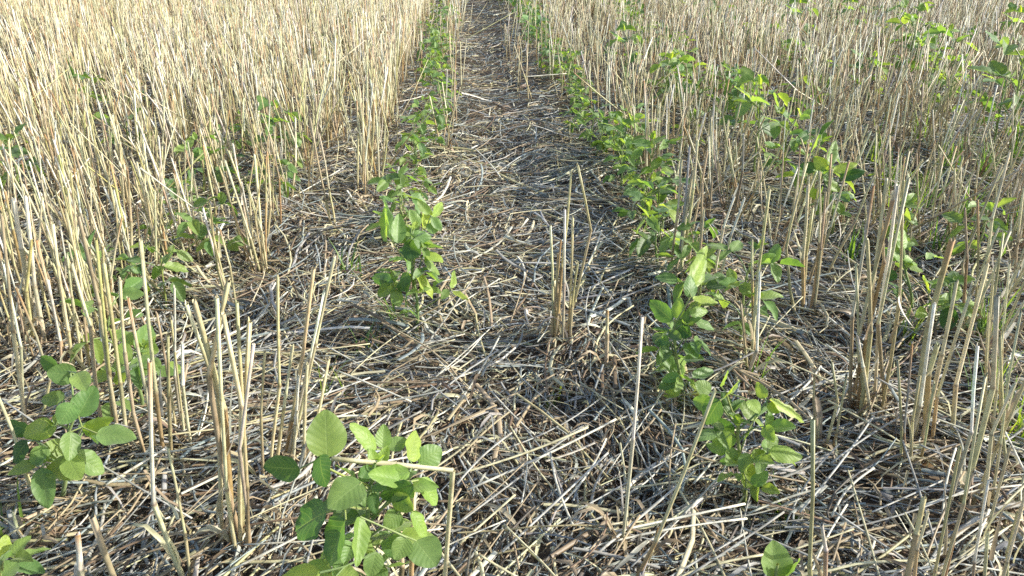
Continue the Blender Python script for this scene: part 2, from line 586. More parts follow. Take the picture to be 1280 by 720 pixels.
def gen_clump(x, y, n, hmean, warm, row, spread=0.013, lean=0.10):
    bx = x + rng.normal(0, spread, n); by = y + rng.normal(0, spread * 1.2, n)
    bz = ground_h(bx, by) - 0.004
    h = np.clip(rng.normal(hmean, 0.028, n), 0.07, 0.36)
    cl = rng.normal(0, lean * 0.5, 2)
    lx = cl[0] + rng.normal(0, lean, n); ly = cl[1] + rng.normal(0, lean, n)
    wild = rng.random(n) < 0.06
    lx = np.where(wild, rng.normal(0, 0.55, n), lx); ly = np.where(wild, rng.normal(0, 0.4, n), ly)
    B = np.stack([bx, by, bz], -1)
    T = B + np.stack([lx * h, ly * h, h], -1)
    r = rng.uniform(0.0010, 0.0020, n)
    return dict(base=np.array([x, y, float(ground_h(x, y))]), B=B, T=T, r=r, row=row, warm=warm)


for x0, k_ in ROWS:
    y = 0.45
    while y < 17.0:
        step = (0.040 if x0 < 0 else 0.044) if y < 6.5 else 0.085 if y < 10 else 0.15
        y += rng.uniform(0.5, 1.5) * step
        x = x0 + rng.normal(0, 0.016)
        if abs(x) > 1.0 + 0.85 * y: continue
        den = row_density(x, y)
        # patches where the combine left less
        patch = 0.5 + 0.5 * math.sin(x * 3.1 + 1.7) * math.sin(y * 1.9 + x)
        if y > 2.0 and x < 0: patch = patch * 1.1 - 0.75 * max(0, math.sin(x * 5.3 + y * 2.9) * math.sin(y * 4.7 - x * 2.2))
        if rng.random() > den * (0.70 + 0.35 * patch): continue
        warm = 0.0 if x < 0 else 1.0
        big = y > 6.5
        n = int(rng.integers(4, 8)) if x < 0 else int(rng.integers(2, 7))
        hm = 0.225 if x < 0 else 0.215
        c = gen_clump(x, y, n, hm + 0.02 * math.sin(x * 4 + y), warm, k_, lean=0.09 if x < 0 else 0.14)
        if big: c["r"] = c["r"] * (1.15 if y < 10 else 1.9)
        clumps.append(c)
# tillers standing loose between the drilled rows
for x0, y0, y1, dens, k_ in ((-0.325, 1.40, 6.5, 0.8, -2), (-0.475, 1.0, 6.5, 0.9, -2), (-0.63, 0.85, 6.5, 0.9, -3), (-0.79, 0.9, 6.5, 0.9, -4), (-0.95, 1.0, 6.5, 0.9, -5),
                         (0.53, 1.35, 6.5, 0.8, 1), (0.68, 0.85, 6.5, 0.7, 2), (0.83, 0.9, 6.5, 0.6, 3), (0.98, 0.9, 6.5, 0.6, 4), (1.13, 1.0, 6.5, 0.6, 5), (1.28, 1.2, 6.5, 0.6, 6)):
    y = y0
    while y < y1:
        y += rng.uniform(0.5, 1.5) * 0.062
        if rng.random() < dens * (0.6 if x0 < 0 or y > 1.4 else 0.45):
            clumps.append(gen_clump(x0 + rng.normal(0, 0.03), y, int(rng.integers(1, 5)), 0.21, 0.0 if x0 < 0 else 1.0, k_, lean=0.13 if x0 < 0 else 0.18))
# thin lines of stalks edging the wheel track far up
for x0, y0, dens, rid in ((-0.035, 1.9, 0.75, 100), (-0.015, 4.0, 0.9, 100), (-0.075, 3.0, 0.6, 100), (0.20, 2.4, 0.14, 101), (0.33, 2.3, 0.6, 102), (0.40, 1.8, 0.7, 102), (0.29, 3.2, 0.5, 102), (-0.16, 2.1, 0.35, 103)):
    y = y0
    while y < 16:
        y += rng.uniform(0.5, 1.5) * 0.09
        if rng.random() < dens:
            clumps.append(gen_clump(x0 + rng.normal(0, 0.012), y, int(rng.integers(1, 4)), 0.20, 1.0, rid))

# clumps set out one by one from the photograph: stalks as (base px, top px, width px)
HAND = [
    ("front", "stout upright clump of eight uneven pale stalks standing just left of the front bean plant", [
        (292, 700, 243, 378, 9), (278, 690, 233, 380, 6), (297, 706, 271, 372, 6), (301, 700, 279, 392, 7), (306, 696, 286, 352, 7),
        (311, 700, 296, 378, 6), (303, 690, 312, 402, 7), (315, 696, 317, 430, 5)]),
    ("front", "three greenish yellow stalks standing behind the stout front clump", [
        (335, 610, 347, 346, 5), (342, 606, 366, 432, 5), (330, 612, 331, 440, 4)]),
    ("front", "splayed pair of grey stalks leaning right with shorter broken ones at their foot", [
        (352, 590, 392, 336, 6), (358, 592, 418, 322, 5), (380, 600, 384, 455, 6), (372, 596, 411, 450, 5), (364, 598, 373, 470, 5), (352, 600, 405, 365, 4)]),
    ("front", "lone thick yellow stalk with a peeling sheath in the bottom left straw", [
        (236, 742, 187, 452, 7), (240, 742, 210, 560, 5)]),
    ("front", "two short thick cut stubs at the bottom edge left of the stout clump", [
        (106, 775, 97, 668, 10), (150, 812, 115, 646, 11)]),
    ("front", "orange tinged stalk leaning left at the left edge beside the broad leaved bean plant", [
        (50, 640, -4, 492, 6), (46, 700, 16, 640, 5)]),
    ("front", "three stubby stalks rising through the leaves of the front bean plant", [
        (498, 760, 499, 640, 8), (513, 762, 517, 612, 7), (482, 758, 486, 652, 5)]),
    ("mid", "ragged papery clump standing alone in the bare track", [
        (692, 440, 714, 216, 4), (699, 442, 722, 206, 4), (703, 440, 706, 262, 4), (690, 440, 688, 282, 4), (711, 436, 716, 272, 4),
        (705, 430, 698, 318, 5), (696, 440, 701, 300, 4), (712, 440, 722, 330, 4), (700, 430, 693, 350, 5), (688, 436, 700, 372, 4)]),
    ("mid", "tall lone slender stalk in front of the right bean row, leaning slightly right", [(776, 694, 803, 396, 5)]),
    ("mid", "long reddish brown stalk leaning far right under the front right bean plant", [(782, 742, 893, 490, 6), (800, 720, 822, 660, 4)]),
    ("mid", "short grey stub in the straw left of the right bean row", [(756, 470, 759, 388, 6)]),
    ("front", "upright cream stalk with a short companion near the bottom right of centre", [(1018, 770, 1016, 524, 7), (1034, 762, 1027, 656, 6)]),
    ("front", "thick ochre stub leaning right at the bottom edge on the right", [(1125, 770, 1155, 622, 9), (1136, 766, 1160, 640, 5)]),
    ("front", "long brown stalk leaning far right from the bottom right edge", [(1162, 760, 1200, 560, 5), (1176, 762, 1216, 590, 5), (1170, 756, 1232, 470, 4)]),
    ("mid", "stout brown clump leaning right before the small right hand bean plant", [
        (1142, 560, 1190, 300, 9), (1148, 566, 1196, 352, 6), (1158, 560, 1172, 430, 8), (1136, 560, 1168, 380, 5), (1164, 566, 1212, 370, 5)]),
    ("mid", "pair of tall tan stalks leaning right beside the right edge clump", [(1190, 560, 1234, 330, 6), (1200, 640, 1246, 370, 7), (1184, 650, 1222, 432, 5)]),
    ("mid", "slanting stalks crossing at the right edge of the frame", [(1212, 640, 1284, 470, 5), (1228, 660, 1268, 480, 5), (1240, 640, 1276, 390, 4), (1262, 600, 1250, 420, 4)]),
    ("mid", "dense upright clump of ten tan stalks right of the right bean row", [
        (1062, 520, 1092, 232, 5), (1070, 524, 1100, 240, 5), (1078, 520, 1108, 226, 5), (1084, 526, 1116, 250, 6), (1092, 520, 1122, 232, 5),
        (1100, 524, 1128, 262, 5), (1074, 530, 1084, 300, 6), (1092, 532, 1072, 420, 5), (1108, 520, 1136, 222, 5), (1066, 516, 1070, 330, 4)]),
    ("mid", "slim tan group with one very tall stalk between the bean row and the dense clump", [
        (938, 470, 962, 236, 5), (930, 480, 950, 340, 5), (944, 462, 940, 300, 4), (936, 474, 926, 380, 4)]),
    ("mid", "low bleached clump of thin stalks in the tangled straw right of centre", [(1004, 400, 1010, 232, 5), (998, 404, 996, 250, 4), (1010, 402, 1024, 214, 4), (1004, 396, 1016, 260, 5), (1016, 402, 1032, 240, 4)]),
    ("mid", "close set cream stalks rising behind the yellowish bean plants of the right row", [
        (836, 360, 852, 200, 4), (840, 364, 862, 184, 4), (846, 362, 872, 176, 4), (851, 366, 866, 214, 5), (857, 362, 884, 190, 4), (866, 372, 878, 230, 4)]),
    ("mid", "two long thin stalks bowed right behind the tall upright leaf", [(890, 372, 918, 246, 4), (884, 400, 930, 250, 4), (872, 392, 880, 262, 4)]),
    ("mid", "pair of thick pale stalks leaning left near the left edge", [(52, 440, 17, 250, 7), (60, 444, 32, 246, 6), (46, 446, 40, 300, 5)]),
    ("mid", "slanting cream stalks crossing at the left edge", [(34, 560, 2, 270, 5), (28, 520, 4, 330, 4), (46, 540, 20, 360, 4)]),
    ("mid", "loose clump of cream stalks leaning left behind the broad leaved bean plant", [
        (150, 560, 98, 270, 6), (140, 556, 120, 300, 5), (158, 562, 130, 330, 6), (132, 560, 90, 330, 5)]),
    ("mid", "thin tan stalks rising in the tangle right of the thick crossing straw", [(1140, 590, 1150, 470, 4), (1128, 586, 1122, 450, 4), (1134, 592, 1140, 430, 4), (1146, 590, 1168, 480, 4)]),
    ("mid", "scattered slender brown stalks at the bottom right corner, leaning right", [(1236, 740, 1262, 560, 5), (1250, 744, 1288, 590, 5), (1222, 736, 1236, 600, 4), (1262, 750, 1272, 640, 5)]),
    ("mid", "short thin stalks in open straw left of the dense tan clump", [(1032, 560, 1040, 452, 4), (1040, 566, 1058, 470, 4), (1024, 560, 1018, 470, 4)]),
    ("mid", "tall thin stalks leaning right beside the right edge grass", [(1240, 560, 1262, 330, 4), (1252, 560, 1282, 350, 4), (1232, 556, 1242, 340, 4), (1246, 552, 1236, 390, 4)]),
    ("mid", "grey fanned stalks at the right edge above the slanting ones", [(1210, 430, 1252, 206, 4), (1220, 436, 1262, 190, 4), (1204, 432, 1222, 250, 4), (1196, 440, 1206, 262, 4)]),
    ("mid", "cream stalks in short straw between the pale left plant and front clump", [(232, 560, 214, 400, 4), (222, 552, 196, 392, 4), (240, 566, 228, 430, 5), (228, 548, 218, 360, 4)]),
    ("mid", "loose golden stalks at the left edge above the broad leaved plant", [(84, 470, 46, 300, 5), (94, 476, 66, 280, 5), (104, 470, 84, 320, 4), (78, 480, 60, 350, 4), (112, 474, 100, 340, 4)]),
    ("mid", "slim golden stalks leaning left in front of the pale left bean plant", [
        (184, 580, 150, 350, 5), (196, 582, 160, 372, 5), (205, 576, 176, 300, 6), (214, 580, 210, 420, 5)]),
]
for zone, label, st in HAND:
    B, T, R = [], [], []
    for bx, by, tx, ty, w in st:
        b = at(bx, by, 0.0)
        b[2] = float(ground_h(b[0], b[1])) - 0.003
        dp = depth_of(b)
        # the stalk rises in the upright plane facing the camera through its foot, leaning a little in depth too
        d = ray(tx, ty)
        hf = np.array([_sy, _cy, 0.0])
        off = rng.normal(0, 0.012)
        s = (np.dot(b - CP, hf) + off) / np.dot(d, hf)
        t = CP + d * s
        B.append(b); T.append(t); R.append(max(0.0013, w * dp / F_PX * 0.5 * 0.74))
    B, T, R = map(np.array, (B, T, R))
    c0 = B.mean(0); c0[2] = float(ground_h(c0[0], c0[1]))
    clumps.append(dict(base=c0, B=B, T=T, r=R, row=None, warm=0.0 if c0[0] < 0 else 1.0, label=label))

# seedlings one can make out among the stubble: foot px, form, scale, label
SEEDLINGS = [
    (272, 345, 0, 0.9, "pale seedling among left stubble, just behind the bare hollow left of centre"),
    (206, 392, 2, 0.9, "small broad leaved seedling in left stubble above the pale round leaved plant"),
    (258, 262, 3, 0.8, "seedling deep in the left stubble behind the pale one by the hollow"),
    (368, 232, 3, 0.95, "seedling at the edge of the left stubble with long level leaves"),
    (352, 262, 2, 0.8, "low seedling just before the one with long level leaves"),
    (168, 205, 4, 1.3, "dark little seedling high in the left stubble"),
    (120, 150, 0, 0.95, "half hidden seedling farthest up in the left stubble"),
    (30, 262, 2, 1.2, "seedling at the left edge behind the slanting cream stalks"),
    (150, 460, 4, 1.2, "tiny seedling behind the loose golden stalks on the left"),
    (944, 225, 3, 1.25, "yellow tipped plant among dense stubble right of the right bean row"),
    (976, 245, 5, 1.2, "spreading plant just left of the leafy plant with the upright pale leaf"),
    (925, 180, 1, 1.15, "tall plant behind the yellow tipped one in the right stubble"),
    (1012, 262, 0, 1.1, "plant at the left foot of the leafy plant in the right stubble"),
    (1256, 215, 3, 1.6, "large bright plant near the right edge in the far stubble"),
    (1236, 200, 5, 1.3, "smaller plant left of the large bright one near the right edge"),
    (1130, 75, 3, 1.35, "bright plant high in the far right stubble"),
    (1128, 110, 5, 1.5, "low plant just in front of the high bright one"),
    (1262, 90, 3, 1.3, "plant at the right edge far up the field"),
    (782, 108, 3, 1.15, "leafy plant right of the right bean row, near the top"),
    (838, 146, 1, 1.2, "plant right of and below the leafy one near the top"),
    (1206, 350, 2, 1.0, "low plant in grass before the shaded patch at right"),
    (1110, 330, 4, 1.2, "tiny seedling between the dense tan clump and the grass"),
]
SEED_FEET = [at(q[0], q[1]) for q in SEEDLINGS] + [at(1040, 300), at(1140, 398), at(1184, 432)]


def covers(c):
    for f in SEED_FEET:
        u = norm(f[:2]); d_ = c["base"][:2] - f[:2]
        al = float(d_ @ u); ac = abs(float(d_[0] * u[1] - d_[1] * u[0]))
        if -0.26 < al < 0.03 and ac < 0.045: return rng.random() < 0.72
    return False


clumps = [c for c in clumps if c["row"] is None or not covers(c)]

NUM = ["no", "one", "two", "three", "four", "five", "six", "seven", "eight", "nine", "ten", "eleven", "twelve"]
TENS = {2: "twenty", 3: "thirty", 4: "forty", 5: "fifty", 6: "sixty"}
ORD1 = ["", "first", "second", "third", "fourth", "fifth", "sixth", "seventh", "eighth", "ninth", "tenth", "eleventh", "twelfth",
        "thirteenth", "fourteenth", "fifteenth", "sixteenth", "seventeenth", "eighteenth", "nineteenth"]


def ordinal(n):
    if n < 20: return ORD1[n]
    t, u = divmod(n, 10)
    w = TENS.get(t, "far")
    return (w[:-1] + "ieth") if u == 0 else w + "-" + ORD1[u]


def row_name(k):
    if k == 100: return "thin line edging the track's left side"
    if k == 101: return "scattered line inside the track"
    if k == 102: return "line hugging the right bean row"
    if k == 103: return "line left of the left bean row"
    if k < 0: return ordinal(-k) + " row left of the track"
    return ordinal(k + 1) + " row right of the track"


for c in clumps:
    c["depth"] = depth_of(c["base"])
    c["seen"] = in_view(c["base"] + np.array([0, 0, 0.15]), 10) or in_view(c["base"], 10)
hand = [c for c in clumps if c["row"] is None]
auto = sorted([c for c in clumps if c["row"] is not None and c["seen"]], key=lambda c: c["depth"])
near = hand + auto[:298 - len(hand)]
near_ids = {id(c) for c in near}
count_in_row = {}
for c in near:
    rel = c["base"]
    n = len(c["B"])
    P, R, ts = stalk_curves(c["B"], c["T"], c["r"])
    Cc = stalk_colours(n, ts, c["warm"])
    root = empty("stubble_clump", tuple(rel))
    hh = float(np.mean(c["T"][:, 2] - c["B"][:, 2])) if n else 0.2
    if c["row"] is None:
        tag(root, c["label"], "wheat stubble", "clumps of wheat stubble standing in the field")
    else:
        i = count_in_row[c["row"]] = count_in_row.get(c["row"], 0) + 1
        size = "tall" if hh > 0.235 else "short" if hh < 0.195 else "upright"
        lean = float(np.mean(c["T"][:, 0] - c["B"][:, 0])) / hh
        lw = " leaning left" if lean < -0.12 else " leaning right" if lean > 0.12 else ""
        tone = float(Cc[:, 5].mean())
        tw = "cream" if tone > 0.46 else "golden" if tone > 0.38 else "brownish"
        what = ("lone " + size + " " + tw + " stubble stalk" if n == 1 else size + " " + tw + " stubble clump" + lw)
        tag(root, "%s, %s back in %s" % (what, ordinal(i), row_name(c["row"])), "wheat stubble",
            "clumps of wheat stubble standing in the field")
    for j in range(n):
        v, q, cc = tubes(P[j:j + 1] - rel, R[j:j + 1], Cc[j:j + 1], 8, jag=0.005)
        link("stalk", make_mesh("stalk", v, q, cc), M_STALK, root)
    if c["depth"] < 2.2:
        # crown of the plant: a rough knot of old sheaths and soil at the foot
        na_, nr_ = 14, 5
        sp = max(0.010, float(np.abs(c["B"][:, :2] - rel[:2]).max()) * 0.9)
        aa, ff = np.meshgrid(np.arange(na_) * 2 * math.pi / na_, np.linspace(0.0, 1, nr_))
        rr_ = sp * (ff * 1.2) * rng.uniform(0.8, 1.2, (nr_, na_))
        hz = 0.014 * (1 - ff ** 1.5) + rng.normal(0, 0.0022, (nr_, na_)); hz[-1] = -0.006
        Vc = np.stack([np.cos(aa) * rr_, np.sin(aa) * rr_, hz], -1).reshape(-1, 3)
        q0, q1 = np.meshgrid(np.arange(nr_ - 1), np.arange(na_), indexing="ij")
        Qc = np.stack([q0 * na_ + q1, q0 * na_ + (q1 + 1) % na_, (q0 + 1) * na_ + (q1 + 1) % na_, (q0 + 1) * na_ + q1], -1).reshape(-1, 4)
        link("crown", make_mesh("crown", Vc, Qc, pick(len(Vc), [BROWN, TAN, RUST * .7, DARK * 1.3], [2, 1.5, 1, 1]), smooth=False), M_DRY, root)
        for j in range(n):          # sheaths peeling off at the node
            if rng.random() > 0.6: continue
            D = c["T"][j] - c["B"][j]; a_ = rng.uniform(0, 6.28); f0 = rng.uniform(0.15, 0.6); Ls = rng.uniform(0.03, 0.07)
            t_ = np.linspace(0, 1, 7); o_ = np.array([math.cos(a_), math.sin(a_), 0.0])
            sgn = 1 if rng.random() < 0.6 else -1
            Pp = c["B"][j] + D * f0 + np.outer(t_ * Ls * sgn, D / np.linalg.norm(D)) + np.outer(c["r"][j] * 1.1 + (t_ ** 1.8) * Ls * rng.uniform(0.1, 0.7), o_)
            Wp = c["r"][j] * rng.uniform(0.9, 1.6) * (1.05 - t_ ** 2)
            v, q, cc = ribbons(Pp[None] - rel, Wp[None], np.array([[-o_[1], o_[0], 0.0]]), pick(1, [PALE, CREAM, TAN, GREY], [2, 2, 2, 1]), cup=-0.5)
            link("peeling_sheath", make_mesh("peeling_sheath", v, q, cc), M_DRY, root)
    for j in range(4 if c['depth'] < 2.2 else 2):
        v, q, cc = dry_leaf_mesh(c["B"], rel, n=1, size=0.07)
        link("dry_leaf", make_mesh("dry_leaf", v, q, cc), M_DRY, root)

rest = [c for c in clumps if id(c) not in near_ids]
B = np.concatenate([c["B"] for c in rest]); T = np.concatenate([c["T"] for c in rest]); r = np.concatenate([c["r"] for c in rest])
warm = np.concatenate([np.full(len(c["B"]), c["warm"]) for c in rest])
segs = []
for wv in (0.0, 1.0):
    q_ = warm == wv
    P, R, ts = stalk_curves(B[q_], T[q_], r[q_])
    Cc = stalk_colours(int(q_.sum()), ts, wv)
    sel = [0, 2, 4, 6, 7]
    segs.append(tubes(P[:, sel], R[:, sel], Cc[:, sel], 4))
V, Q, C = merge(segs)
tag(link("wheat_stubble", make_mesh("wheat_stubble", V, Q, C), M_STALK), kind="stuff",
    label="dense standing wheat stubble filling the field towards the back", cat="wheat stubble")
print("clumps", len(clumps), "near", len(near), "in view", len(auto), "stalks", len(B))

# ---------------------------------------------------------------- soybean plants
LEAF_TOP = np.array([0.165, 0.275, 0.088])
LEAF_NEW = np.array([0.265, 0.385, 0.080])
LEAF_DARK = np.array([0.050, 0.125, 0.045])  # on hand-set leaflets it paints the shade of blades turned from the sun
STEM_G = np.array([0.20, 0.27, 0.09])


def leaflet_geo(L, W, fold, droop, seed, nu=8, nv=14):
    """ovate blade along +Y from the origin, normal +Z"""
    rr = np.random.default_rng(seed)
    v = np.linspace(0, 1, nv)
    u = np.linspace(-1, 1, nu + 1)
    v = (1 - np.cos(v * math.pi)) / 2 * 0.6 + v * 0.4
    prof = np.sin(np.clip(v, 0, 1) ** 0.80 * math.pi) ** 0.56
    prof[0] = 0.10; prof[-1] = 0.06
    wob = 1 + rr.normal(0, 0.012, nv)
    U, Vv = np.meshgrid(u, v)
    point = rr.uniform(0, 1)
    Xx = U * (prof * (1 - 0.38 * point * np.clip(v - 0.35, 0, 1)) * wob * W / 2)[:, None]
    Yy = Vv * L
    Zz = np.abs(Xx) * fold - droop * L * Vv ** 2 + 0.02 * L * np.sin(Vv * 9 + rr.uniform(0, 6)) * np.abs(U) \
        + 0.035 * L * np.sin(U * 3 + rr.uniform(0, 6)) * np.sin(Vv * math.pi) \
        + 0.022 * L * np.sin(Vv * rr.uniform(14, 22) + 2 * np.sign(U) + rr.uniform(0, 6)) * U ** 2
    Vt = np.stack([Xx, Yy, Zz], -1).reshape(-1, 3)
    m_ = nu + 1
    ii = (np.arange(nv - 1)[:, None] * m_ + np.arange(nu)[None, :]).ravel()
    Q = np.stack([ii, ii + 1, ii + m_ + 1, ii + m_], -1)
    uv = np.stack([(U + 1) / 2, Vv], -1).reshape(-1, 2)
    return Vt, Q, uv


def frame(direction, normal):
    y = norm(np.asarray(direction, float)); n = np.asarray(normal, float)
    z = norm(n - y * np.dot(n, y)); x = np.cross(y, z)
    return np.stack([x, y, z], 1)


def one_tube(pts, radii, col, sides=6):
    return tubes(np.array([pts]), np.array([radii]), np.array([col]), sides, streak=0.05)


def bezier(a, b, c, n=6):
    t = np.linspace(0, 1, n)[:, None]
    return (1 - t) ** 2 * a + 2 * t * (1 - t) * b + t ** 2 * c


def bean_plan(seed, height, nleaf, lsize, spread=1.0, lean=(0, 0)):
    """returns stem points and a list of leaves; every leaf = petiole points + leaflets (pos, frame, L, W, colour)"""
    rr = np.random.default_rng(seed)
    k = 7
    t = np.linspace(0, 1, k)
    top = np.array([lean[0] * height + rr.normal(0, 0.08) * height, lean[1] * height + rr.normal(0, 0.08) * height, height])
    stem = np.outer(t, top) + np.stack([np.sin(t * 5 + rr.uniform(0, 6)), np.cos(t * 4), np.zeros(k)], -1) * 0.004
    stem[0] = 0
    leaves = []
    az = rr.uniform(0, 6.28)
    for i in range(nleaf):
        f = 0.22 + 0.78 * (i + 0.5) / nleaf
        young = max(0.0, (f - 0.8) / 0.2)
        az += 2.4 + rr.normal(0, 0.35)
        s = stem[-1] * f
        pl = lsize * rr.uniform(0.7, 1.5) * (1 - 0.6 * young) * spread
        upk = rr.uniform(0.35, 1.0) + 0.6 * f
        d = np.array([math.cos(az), math.sin(az), upk]); d /= np.linalg.norm(d)
        e = s + d * pl
        pet = bezier(s, s + np.array([d[0] * .35, d[1] * .35, d[2] * .9]) * pl, e)
        ls = lsize * rr.uniform(0.78, 1.12) * (1 - 0.5 * young) * (0.85 if f < 0.35 else 1)
        col = LEAF_TOP * (1 - young) + LEAF_NEW * young
        if rr.random() < 0.25: col = LEAF_DARK * 0.6 + col * 0.4
        col = col * rr.uniform(0.85, 1.15)
        outd = np.array([math.cos(az), math.sin(az), 0])
        lets = []
        tiltv = rr.normal(0, 0.35)
        for da, off in ((0.0, 0.28), (1.25, 0.02), (-1.25, 0.02)):
            a2 = az + da + rr.normal(0, 0.12)
            o2 = np.array([math.cos(a2), math.sin(a2), 0])
            elv = rr.normal(-0.05, 0.45) + 0.9 * young
            dr = o2 * math.cos(elv) + np.array([0, 0, math.sin(elv)])
            nr = np.array([0, 0, 1.0]) * math.cos(elv) - o2 * math.sin(elv) + np.array([rr.normal(0, .35), rr.normal(0, .35), 0]) + np.cross(o2, [0, 0, 1]) * tiltv
            lets.append((e + outd * off * ls * (1 if da == 0 else 0), frame(dr, nr), ls * rr.uniform(0.9, 1.08),
                         ls * rr.uniform(0.52, 0.70), rr.uniform(0.05, 0.75), rr.uniform(0.0, 0.35), int(rr.integers(1e6)), col))
        leaves.append((pet, e, outd, ls, lets))
    return stem, leaves


def build_bean(plan, name="soybean_plant", rough=False):
    stem, leaves = plan
    root = empty(name, (0, 0, 0))
    h = max(stem[-1][2], 0.03)
    rs = np.linspace(0.0024, 0.0011, len(stem)) * min(1.0, 0.5 + h * 4)
    v, q, c = one_tube(stem, rs, STEM_G)
    if rough:
        parts_ = [(v, q, c)]
        for pet, e, outd, ls, lets in leaves:
            parts_.append(one_tube(pet, np.full(len(pet), 0.0007), STEM_G, 4))
        V, Q, C = merge(parts_)
        link("stem", make_mesh("stem", V, Q, C), M_STEM, root)
        fo = []
        for pet, e, outd, ls, lets in leaves:
            for pos, fr, L, W, fold, droop, sd, col in lets:
                vt, qq, uv = leaflet_geo(L, W, fold, droop, sd, nu=4, nv=6)
                fo.append((vt @ fr.T + pos, qq, np.tile(col, (len(vt), 1))))
        V, Q, C = merge(fo)
        link("foliage", make_mesh("foliage", V, Q, C), M_FOLIAGE, root)
        return root
    link("stem", make_mesh("stem", v, q, c), M_STEM, root)
    for pet, e, outd, ls, lets in leaves:
        prt = [one_tube(pet, np.linspace(0.0011, 0.0007, len(pet)), STEM_G, 5)]
        tip = lets[0][0]
        if np.linalg.norm(tip - e) > 1e-4:
            prt.append(one_tube(np.array([e, (e + tip) / 2, tip]), np.full(3, 0.0007), STEM_G, 5))
        V, Q, C = merge(prt)
        lf = link("leaf", make_mesh("leaf", V, Q, C), M_STEM, root)
        for pos, fr, L, W, fold, droop, sd, col in lets:
            vt, qq, uv = leaflet_geo(L, W, fold, droop, sd)
            link("leaflet", make_mesh("leaflet", vt @ fr.T + pos, qq, np.tile(col, (len(vt), 1)), uv=uv), M_LEAF, lf)
    return root


def copy_tree(o, parent=None):
    c = o.copy()
    COL.objects.link(c)
    c.parent = parent
    for ch in o.children:
        copy_tree(ch, c)
    return c


# --- plants set out leaflet by leaflet: (centre px, tip px, base px ... ) given as base px -> tip px, width px, facing, depth offset
def hand_bean(base_px, top_px, leaflets, label, seed, extra=5, fill=0.03):
    rr = np.random.default_rng(seed)
    b = at(*base_px); b[2] = float(ground_h(b[0], b[1]))
    root = empty("soybean_plant", tuple(b))
    tag(root, label, "soybean plant", "young soybean plants in the field")
    dp = depth_of(b)
    hf = np.array([_sy, _cy, 0.0])
    def pt(px, py, off):
        d = ray(px, py)
        return CP + d * ((np.dot(b - CP, hf) + off) / np.dot(d, hf)) - b
    top = pt(*top_px, 0.0)
    t = np.linspace(0, 1, 7)
    stem = np.outer(t, top) + np.stack([np.sin(t * 6) * 0.004, np.cos(t * 5) * 0.003, 0 * t], -1)
    stem[0] = 0
    v, q, c = one_tube(stem, np.linspace(0.0030, 0.0014, 7), STEM_G)
    link("stem", make_mesh("stem", v, q, c), M_STEM, root)
    toc = norm(-(b - CP))                      # towards the camera
    groups = {}
    for g, bx, by, tx, ty, w, off, face, tone in leaflets:
        groups.setdefault(g, []).append((bx, by, tx, ty, w, off, face, tone))
    for g, ls in groups.items():
        hub = np.mean([pt(l[0], l[1], l[5]) for l in ls], 0)
        f = min(1.0, max(0.15, hub[2] / max(top[2], .05) - 0.25))
        s = stem[-1] * f
        pet = bezier(s, s * 0.4 + hub * 0.6 + np.array([0, 0, -0.005]), hub)
        prt = [one_tube(pet, np.linspace(0.0013, 0.0009, 6), STEM_G, 5)]
        for l in ls:
            p0 = pt(l[0], l[1], l[5])
            prt.append(one_tube(np.array([hub, (hub + p0) / 2, p0 + 1e-5]), np.full(3, 0.0008), STEM_G, 5))
        V, Q, C = merge(prt)
        lf = link("leaf", make_mesh("leaf", V, Q, C), M_STEM, root)
        for bx, by, tx, ty, w, off, face, tone in ls:
            p0 = pt(bx, by, off)
            # face: how the blade is turned (x right, y away, z up)
            nrm = np.array(face, float)
            p1 = pt(tx, ty, off)
            d = p1 - p0
            # let the blade lie in the plane normal to `face`
            vr = ray(tx, ty); den = np.dot(vr, nrm)
            if abs(den) > 0.25:
                p1b = CP + vr * (np.dot(p0 + b - CP, nrm) / den) - b
                if np.linalg.norm(p1b - p0) < 2.2 * np.linalg.norm(d): p1 = p1b
            d = p1 - p0
            L = np.linalg.norm(d)
            W = w * depth_of(p0 + b) / F_PX
            vt, qq, uv = leaflet_geo(L, W * 1.08, rr.uniform(0.05, 0.3), rr.uniform(0, 0.12), int(rr.integers(1e6)))
            col = {"m": LEAF_TOP, "n": LEAF_NEW, "d": LEAF_DARK}[tone] * rr.uniform(0.92, 1.08)  # the dark tone puts shade on turned-away blades into their colour
            link("leaflet", make_mesh("leaflet", vt @ frame(d, nrm).T + p0, qq, np.tile(col, (len(vt), 1)), uv=uv), M_LEAF, lf)
    # the smaller leaves behind and below, filling the plant
    st2, lv2 = bean_plan(seed * 7, float(top[2]) * 0.92, extra, fill, 1.0)
    sh = stem[-1] * 0.92 - st2[-1]
    for pet, e, outd, l_, lets in lv2:
        f = np.clip(pet[0, 2] / max(st2[-1][2], .01), 0, 1)
        dlt = sh * f
        V, Q, C = merge([one_tube(pet + dlt, np.linspace(0.0011, 0.0007, len(pet)), STEM_G, 5),
                         one_tube(np.array([e, (e + lets[0][0]) / 2, lets[0][0]]) + dlt, np.full(3, 0.0007), STEM_G, 5)])
        lf = link("leaf", make_mesh("leaf", V, Q, C), M_STEM, root)
        for pos, fr, L, W, fold, droop, sd, col in lets:
            vt, qq, uv = leaflet_geo(L, W, fold, droop, sd)
            link("leaflet", make_mesh("leaflet", vt @ fr.T + pos + dlt, qq, np.tile(col, (len(vt), 1)), uv=uv), M_LEAF, lf)
    return root


